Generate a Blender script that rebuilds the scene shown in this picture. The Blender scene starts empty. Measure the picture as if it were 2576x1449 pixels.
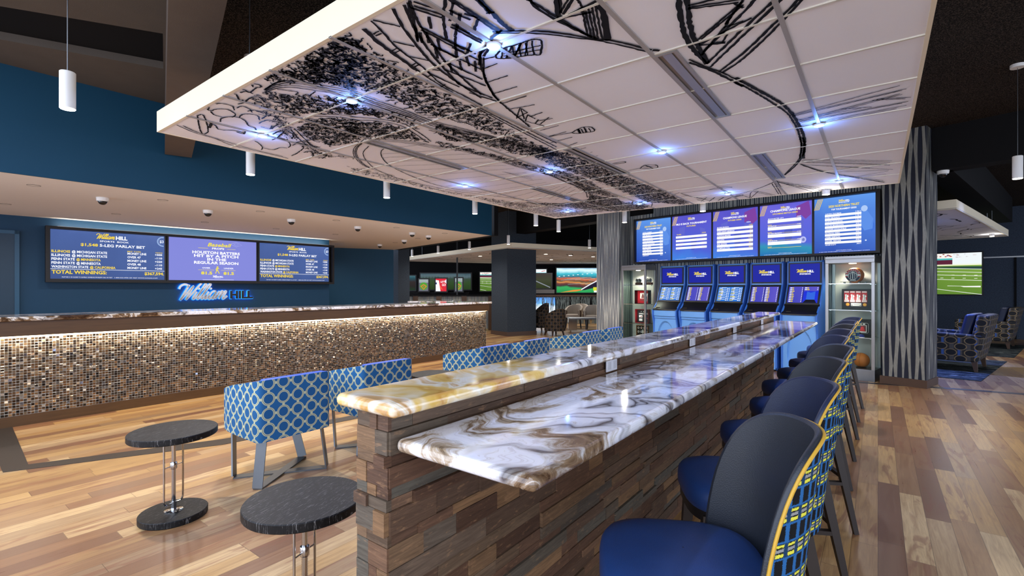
import bpy, math, random
from mathutils import Vector, Matrix, Euler
PI=math.pi
RN=random.Random(11)
sc=bpy.context.scene
COL=sc.collection

# ------------------------------------------------------------------ colour
def S(h):
    h=h.lstrip('#'); o=[]
    for i in (0,2,4):
        c=int(h[i:i+2],16)/255
        o.append(c/12.92 if c<=.04045 else ((c+.055)/1.055)**2.4)
    return (o[0],o[1],o[2],1.0)

# ------------------------------------------------------------------ node helper
class NT:
    def __init__(s,name):
        s.m=bpy.data.materials.new(name); s.m.use_nodes=True
        s.t=s.m.node_tree; s.t.nodes.clear()
        s.out=s.t.nodes.new('ShaderNodeOutputMaterial')
        s.b=s.t.nodes.new('ShaderNodeBsdfPrincipled')
        s.t.links.new(s.b.outputs[0],s.out.inputs[0])
    def L(s,a,b): s.t.links.new(a,b)
    def node(s,ty,**kw):
        n=s.t.nodes.new(ty)
        for k,v in kw.items(): setattr(n,k,v)
        return n
    def put(s,sock,v):
        if hasattr(v,'is_linked') or isinstance(v,bpy.types.NodeSocket): s.L(v,sock)
        else:
            try: sock.default_value=v
            except Exception: sock.default_value=(v,v,v)
    def M(s,op,a,b=0.0,c=0.0,clamp=False):
        n=s.node('ShaderNodeMath',operation=op); n.use_clamp=clamp
        s.put(n.inputs[0],a); s.put(n.inputs[1],b); s.put(n.inputs[2],c)
        return n.outputs[0]
    def VM(s,op,a,b=(0,0,0)):
        n=s.node('ShaderNodeVectorMath',operation=op)
        s.put(n.inputs[0],a); s.put(n.inputs[1],b)
        return n.outputs[0]
    def xyz(s,v):
        n=s.node('ShaderNodeSeparateXYZ'); s.L(v,n.inputs[0]); return n.outputs[0],n.outputs[1],n.outputs[2]
    def comb(s,x,y,z=0.0):
        n=s.node('ShaderNodeCombineXYZ'); s.put(n.inputs[0],x); s.put(n.inputs[1],y); s.put(n.inputs[2],z); return n.outputs[0]
    def co(s,k='Object'): return s.node('ShaderNodeTexCoord').outputs[k]
    def noise(s,v,scale=5,detail=3,rough=.5,dist=0.0):
        n=s.node('ShaderNodeTexNoise'); s.L(v,n.inputs['Vector'])
        n.inputs['Scale'].default_value=scale; n.inputs['Detail'].default_value=detail
        n.inputs['Roughness'].default_value=rough; n.inputs['Distortion'].default_value=dist
        return n.outputs[0]
    def white(s,v):
        n=s.node('ShaderNodeTexWhiteNoise',noise_dimensions='3D'); s.L(v,n.inputs['Vector']); return n.outputs[0]
    def ramp(s,f,stops,interp='LINEAR'):
        n=s.node('ShaderNodeValToRGB'); r=n.color_ramp; r.interpolation=interp
        while len(r.elements)<len(stops): r.elements.new(.5)
        for e,(p,c) in zip(r.elements,stops): e.position=p; e.color=S(c) if isinstance(c,str) else c
        s.L(f,n.inputs[0]); return n.outputs[0]
    def mix(s,f,a,b,mode='MIX'):
        n=s.node('ShaderNodeMix',data_type='RGBA',blend_type=mode)
        s.put(n.inputs[0],f)
        for k,v in ((6,a),(7,b)):
            if isinstance(v,str): v=S(v)
            s.put(n.inputs[k],v)
        return n.outputs[2]
    def bump(s,h,strength=.3,dist=.01):
        n=s.node('ShaderNodeBump'); n.inputs['Strength'].default_value=strength; n.inputs['Distance'].default_value=dist
        s.L(h,n.inputs['Height']); s.L(n.outputs[0],s.b.inputs['Normal'])
    def set(s,base=None,rough=None,metal=None,spec=None,coat=None,emit=None,es=None,trans=None,ior=None):
        b=s.b.inputs
        def p(k,v):
            if isinstance(v,str): v=S(v)
            s.put(b[k],v)
        if base is not None: p('Base Color',base)
        if rough is not None: p('Roughness',rough)
        if metal is not None: p('Metallic',metal)
        if spec is not None: p('Specular IOR Level',spec)
        if coat is not None: p('Coat Weight',coat); b['Coat Roughness'].default_value=.08
        if emit is not None: p('Emission Color',emit); b['Emission Strength'].default_value=es if es else 1
        if trans is not None: p('Transmission Weight',trans)
        if ior is not None: p('IOR',ior)
        return s.m

MC={}
def mat(name,base,rough=.5,metal=0.0,spec=.5,coat=0.0,vary=.08,scale=14,bump=0.0,bscale=200):
    if name in MC: return MC[name]
    t=NT(name); v=t.co()
    n=t.noise(v,scale,4,.6)
    c=t.mix(n,tuple(x*(1-vary) for x in S(base)[:3])+(1,),tuple(min(1,x*(1+vary)) for x in S(base)[:3])+(1,))
    t.set(base=c,rough=rough,metal=metal,spec=spec,coat=coat)
    if bump: t.bump(t.noise(v,bscale,2),bump,.004)
    MC[name]=t.m; return t.m
def emi(name,col,st=1.0,base='#000000'):
    if name in MC: return MC[name]
    t=NT(name); t.set(base=base,rough=.35,spec=.15,emit=col,es=st); MC[name]=t.m; return t.m
def E(h,st=1.0): return emi('screen_'+h.lstrip('#')+('_%d'%int(st*100)),h,st)

# ------------------------------------------------------------------ mesh builder
class MB:
    def __init__(s): s.v=[]; s.f=[]; s.mi=[]; s.uv=[]; s.cm=0; s.customuv=False; s.sm=[]
    def add(s,vs,fs,uv=None,smooth=False):
        o=len(s.v); s.v.extend([tuple(p) for p in vs])
        s.uv.extend(uv if uv else [None]*len(vs))
        if uv: s.customuv=True
        for f in fs: s.f.append(tuple(i+o for i in f)); s.mi.append(s.cm); s.sm.append(smooth)
        return s
    def mat(s,i): s.cm=i; return s
    def box(s,x0,y0,z0,x1,y1,z1,M=None):
        vs=[Vector(p) for p in ((x0,y0,z0),(x1,y0,z0),(x1,y1,z0),(x0,y1,z0),(x0,y0,z1),(x1,y0,z1),(x1,y1,z1),(x0,y1,z1))]
        if M is not None: vs=[M@p for p in vs]
        return s.add(vs,[(0,3,2,1),(4,5,6,7),(0,1,5,4),(1,2,6,5),(2,3,7,6),(3,0,4,7)])
    def prism(s,poly,z0,z1,M=None,smooth=False):
        n=len(poly)
        a=sum(poly[i][0]*poly[(i+1)%n][1]-poly[(i+1)%n][0]*poly[i][1] for i in range(n))
        if a<0: poly=poly[::-1]
        vs=[Vector((p[0],p[1],z0)) for p in poly]+[Vector((p[0],p[1],z1)) for p in poly]
        if M is not None: vs=[M@p for p in vs]
        fs=[tuple(range(n-1,-1,-1)),tuple(range(n,2*n))]+[(i,(i+1)%n,n+(i+1)%n,n+i) for i in range(n)]
        return s.add(vs,fs,smooth=smooth)
    def profile_x(s,prof,x0,x1):           # prof: list of (y,z), extruded along x
        n=len(prof)
        a=sum(prof[i][0]*prof[(i+1)%n][1]-prof[(i+1)%n][0]*prof[i][1] for i in range(n))
        if a<0: prof=prof[::-1]
        vs=[(x0,p[0],p[1]) for p in prof]+[(x1,p[0],p[1]) for p in prof]
        fs=[tuple(range(n-1,-1,-1)),tuple(range(n,2*n))]+[(i,(i+1)%n,n+(i+1)%n,n+i) for i in range(n)]
        return s.add(vs,fs)
    def lathe(s,prof,seg=24,c=(0,0,0),cap=True,M=None,smooth=True):   # prof (r,z) bottom->top
        vs=[];fs=[];n=len(prof)
        for r,z in prof:
            for k in range(seg):
                a=2*PI*k/seg; vs.append(Vector((c[0]+r*math.cos(a),c[1]+r*math.sin(a),c[2]+z)))
        for i in range(n-1):
            for k in range(seg):
                k2=(k+1)%seg; fs.append((i*seg+k,i*seg+k2,(i+1)*seg+k2,(i+1)*seg+k))
        if cap:
            fs.append(tuple(range(seg-1,-1,-1))); fs.append(tuple((n-1)*seg+k for k in range(seg)))
        if M is not None: vs=[M@p for p in vs]
        return s.add(vs,fs,smooth=smooth)
    def tube(s,pts,r,seg=8,closed=False,cap=True):
        pts=[Vector(p) for p in pts]; n=len(pts); rs=r if isinstance(r,(list,tuple)) else [r]*n
        vs=[];fs=[]; up=None
        for i,p in enumerate(pts):
            if closed: d=(pts[(i+1)%n]-pts[i-1])
            else: d=pts[min(i+1,n-1)]-pts[max(i-1,0)]
            d.normalize()
            if up is None: up=Vector((0,0,1)) if abs(d.z)<.9 else Vector((1,0,0))
            a=d.cross(up)
            if a.length<1e-5: a=d.orthogonal()
            a.normalize(); b=a.cross(d).normalized(); up=b
            for k in range(seg):
                t=2*PI*k/seg; vs.append(p+(a*math.cos(t)+b*math.sin(t))*rs[i])
        m=n if closed else n-1
        for i in range(m):
            j=(i+1)%n
            for k in range(seg):
                k2=(k+1)%seg; fs.append((i*seg+k,j*seg+k,j*seg+k2,i*seg+k2))
        if not closed and cap:
            fs.append(tuple(range(seg))); fs.append(tuple((n-1)*seg+k for k in range(seg-1,-1,-1)))
        return s.add(vs,fs,smooth=True)
    def bar(s,p0,p1,w0,d0,w1=None,d1=None,side=None):      # tapered rectangular bar
        p0=Vector(p0);p1=Vector(p1); w1=w0 if w1 is None else w1; d1=d0 if d1 is None else d1
        d=(p1-p0).normalized(); a=Vector(side) if side else (Vector((0,1,0)) if abs(d.y)<.9 else Vector((1,0,0)))
        a=(a-d*a.dot(d)).normalized(); b=d.cross(a)
        vs=[]
        for p,w,h in ((p0,w0,d0),(p1,w1,d1)):
            for sx,sy in ((-1,-1),(1,-1),(1,1),(-1,1)): vs.append(p+a*sx*w/2+b*sy*h/2)
        return s.add(vs,[(0,3,2,1),(4,5,6,7),(0,1,5,4),(1,2,6,5),(2,3,7,6),(3,0,4,7)])
    def grid(s,P,UV=None,flip=False,smooth=True,closed=False):   # P[i][j]
        n=len(P);m=len(P[0]); vs=[p for r in P for p in r]; fs=[]
        uv=[q for r in UV for q in r] if UV else None
        for i in range(n-1):
            for j in range(m if closed else m-1):
                j2=(j+1)%m
                f=(i*m+j,i*m+j2,(i+1)*m+j2,(i+1)*m+j); fs.append(f[::-1] if flip else f)
        return s.add(vs,fs,uv,smooth)
    def sphere(s,c,r,seg=20,rings=12,z0=-1,z1=1):
        prof=[]
        a0=math.asin(max(-1,z0)); a1=math.asin(min(1,z1))
        for i in range(rings+1):
            a=a0+(a1-a0)*i/rings; prof.append((max(1e-4,r*math.cos(a)),r*math.sin(a)))
        return s.lathe(prof,seg,c)
    def build(s,name,mats,parent=None,loc=(0,0,0),rz=0.0,bevel=0.0,bseg=2,auto=40):
        me=bpy.data.meshes.new(name); me.from_pydata([tuple(p) for p in s.v],[],s.f)
        for m in (mats if isinstance(mats,(list,tuple)) else [mats]): me.materials.append(m)
        me.polygons.foreach_set('material_index',s.mi)
        me.polygons.foreach_set('use_smooth',[bool(x) for x in s.sm])
        ul=me.uv_layers.new(name='UVMap').data
        for p in me.polygons:
            nn=p.normal; ax=max(range(3),key=lambda k:abs(nn[k]))
            for li in p.loop_indices:
                vi=me.loops[li].vertex_index; q=s.uv[vi]
                if q is None:
                    v=s.v[vi]
                    q=(v[1],v[2]) if ax==0 else (v[0],v[2]) if ax==1 else (v[0],v[1])
                ul[li].uv=q
        me.validate(); me.update()
        if any(s.sm):
            try: me.set_sharp_from_angle(angle=math.radians(auto))
            except Exception: pass
        o=bpy.data.objects.new(name,me); COL.objects.link(o); o.location=loc; o.rotation_euler=(0,0,rz)
        if parent is not None: o.parent=parent
        if bevel:
            md=o.modifiers.new('bevel','BEVEL'); md.width=bevel; md.segments=bseg; md.limit_method='ANGLE'; md.angle_limit=math.radians(45); md.harden_normals=False
        return o

def tag(o,label=None,cat=None,group=None,kind=None):
    if label: o['label']=label
    if cat: o['category']=cat
    if group: o['group']=group
    if kind: o['kind']=kind
    return o
def thing(name,label,cat,loc=(0,0,0),rz=0.0,group=None):
    o=bpy.data.objects.new(name,None); COL.objects.link(o); o.location=loc; o.rotation_euler=(0,0,rz); o.empty_display_size=.1
    return tag(o,label,cat,group)
def struct(o,label,cat='room'):
    return tag(o,label,cat,kind='structure')
def copy_tree(o,loc,rz=None,label=None,name=None,parent=None):
    c=o.copy(); COL.objects.link(c)
    if parent is None:
        c.location=loc
        if rz is not None: c.rotation_euler=(0,0,rz)
        if label: c['label']=label
    else: c.parent=parent
    for ch in list(o.children): copy_tree(ch,None,parent=c)
    return c

# ------------------------------------------------------------------ flat graphics (printed / displayed)
_TX={}
def glyphs(txt,bold):
    k=(txt,bold)
    if k in _TX: return _TX[k]
    cu=bpy.data.curves.new('t','FONT'); cu.body=txt; cu.size=1; cu.resolution_u=2; cu.fill_mode='FRONT'; cu.offset=bold
    ob=bpy.data.objects.new('t',cu); COL.objects.link(ob)
    dg=bpy.context.evaluated_depsgraph_get(); dg.update()
    me=bpy.data.meshes.new_from_object(ob.evaluated_get(dg))
    vs=[(v.co.x,v.co.y) for v in me.vertices]; fs=[tuple(p.vertices) for p in me.polygons]
    bpy.data.objects.remove(ob); bpy.data.curves.remove(cu); bpy.data.meshes.remove(me)
    if not vs: vs=[(0,0),(.01,0),(.01,.01)]; fs=[(0,1,2)]
    bb=(min(v[0] for v in vs),min(v[1] for v in vs),max(v[0] for v in vs),max(v[1] for v in vs))
    _TX[k]=(vs,fs,bb); return _TX[k]
CAP={}
def bez(pts,n=6):   # catmull-rom smoothing
    o=[]; m=len(pts)
    for i in range(m-1):
        p0=pts[max(i-1,0)];p1=pts[i];p2=pts[i+1];p3=pts[min(i+2,m-1)]
        for k in range(n):
            t=k/n
            o.append(tuple(.5*((2*p1[d])+(-p0[d]+p2[d])*t+(2*p0[d]-5*p1[d]+4*p2[d]-p3[d])*t*t+(-p0[d]+3*p1[d]-3*p2[d]+p3[d])*t**3) for d in (0,1)))
    o.append(pts[-1]); return o
SCRIPT=[[(-.12,.70),(-.10,.90),(.08,1.0),(.28,.93),(.36,.80)],[(.36,.97),(.30,.5),(.26,.02),(.27,.02),(.48,.5),(.62,.85),(.63,.8),(.58,.3),(.57,.02),(.58,.02),(.78,.45),(.98,.98),(1.08,1.0)],
[(.98,.52),(.93,.2),(.97,.03),(1.06,.10),(1.12,.24)],[(1.12,.24),(1.28,.72),(1.36,.97),(1.28,1.02),(1.22,.7),(1.19,.2),(1.23,.03),(1.32,.1),(1.38,.24)],[(1.38,.24),(1.54,.72),(1.62,.97),(1.54,1.02),(1.48,.7),(1.45,.2),(1.49,.03),(1.58,.12),(1.66,.3)],
[(1.70,.52),(1.65,.2),(1.69,.03),(1.78,.10),(1.84,.26)],[(2.16,.46),(2.05,.55),(1.92,.48),(1.86,.25),(1.9,.04),(2.0,.05),(2.12,.25),(2.18,.52)],[(2.18,.52),(2.12,.2),(2.15,.03),(2.24,.1),(2.30,.28)],
[(2.28,.54),(2.34,.45),(2.30,.02)],[(2.31,.1),(2.42,.42),(2.52,.55),(2.57,.45),(2.52,.02)],[(2.53,.1),(2.64,.42),(2.74,.55),(2.79,.45),(2.75,.15),(2.80,.02),(2.9,.1),(2.98,.22)]]
DOTS=[(1.02,.74),(1.74,.74)]
class CV:
    def __init__(s): s.v=[];s.f=[];s.mi=[];s.mats=[]
    def _m(s,m):
        if isinstance(m,str): m=E(m)
        if m not in s.mats: s.mats.append(m)
        return s.mats.index(m)
    def raw(s,vs,fs,m,layer):
        i=s._m(m); o=len(s.v); s.v.extend((x,-.0012*layer,y) for x,y in vs)
        for f in fs: s.f.append(tuple(a+o for a in f)); s.mi.append(i)
    def poly(s,pts,m,layer=1):
        n=len(pts); a=sum(pts[i][0]*pts[(i+1)%n][1]-pts[(i+1)%n][0]*pts[i][1] for i in range(n))
        if a<0: pts=pts[::-1]
        s.raw(pts,[tuple(range(n))],m,layer)
    def rect(s,x0,y0,x1,y1,m,layer=1): s.poly([(x0,y0),(x1,y0),(x1,y1),(x0,y1)],m,layer)
    def ell(s,x,y,rx,ry,m,layer=1,n=24): s.poly([(x+rx*math.cos(2*PI*k/n),y+ry*math.sin(2*PI*k/n)) for k in range(n)],m,layer)
    def rib(s,pts,w,m,layer=1):
        vs=[];fs=[];n=len(pts)
        for i,p in enumerate(pts):
            a=pts[max(i-1,0)];b=pts[min(i+1,n-1)]; dx,dy=b[0]-a[0],b[1]-a[1]; l=math.hypot(dx,dy) or 1
            ww=w[i] if isinstance(w,list) else w
            nx,ny=-dy/l*ww/2,dx/l*ww/2; vs+=[(p[0]+nx,p[1]+ny),(p[0]-nx,p[1]-ny)]
        for i in range(n-1): fs.append((2*i,2*i+1,2*i+3,2*i+2))
        s.raw(vs,fs,m,layer)
    def ring(s,x,y,rx,ry,w,m,layer=1,n=28,a0=0,a1=2*PI):
        s.rib([(x+rx*math.cos(a0+(a1-a0)*k/n),y+ry*math.sin(a0+(a1-a0)*k/n)) for k in range(n+1)],w,m,layer)
    def text(s,t,x,y,h,m,layer=2,w=None,al='c',bold=.02,shear=0.0):   # y = baseline, h = cap height
        vs,fs,bb=glyphs(t,bold); W=bb[2]-bb[0]; sy=h/.70; sx=sy
        if w: sx=w/W
        ww=W*sx; x0=x-ww/2 if al=='c' else x if al=='l' else x-ww
        s.raw([(x0+(v[0]-bb[0])*sx+shear*v[1]*sy,y+v[1]*sy) for v in vs],fs,m,layer)
    def script(s,x,y,w,m,layer=2,pen=.13):      # cursive word, left x, baseline y, width w
        k=w/3.45
        for st in SCRIPT:
            q=[(x+(.14+px+.42*py)*k,y+py*k*1.02) for px,py in bez(st,5)]
            s.rib(q,pen*k,m,layer)
        for px,py in DOTS: s.ell(x+(.14+px+.42*py)*k,y+py*k,pen*.6*k,pen*.6*k,m,layer,8)
    def logo(s,cx,cy,w,c1,c2,sub='SPORTSBOOK',layer=2,subw=.62):
        s.script(cx-w/2,cy,w*.66,c1,layer,.115)
        s.text('HILL',cx+w*.5,cy,w*.135,c2,layer,w=w*.36,al='r',bold=.045)
        if sub: s.text(sub,cx+w*.03,cy-w*.135,w*.085,c2,layer,w=w*subw,bold=.03)
    def build(s,name,parent=None,loc=(0,0,0),rot=(0,0,0)):
        me=bpy.data.meshes.new(name); me.from_pydata(s.v,[],s.f)
        for m in s.mats: me.materials.append(m)
        me.polygons.foreach_set('material_index',s.mi); me.update()
        o=bpy.data.objects.new(name,me); COL.objects.link(o); o.location=loc; o.rotation_euler=rot
        if parent is not None: o.parent=parent
        return o
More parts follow.
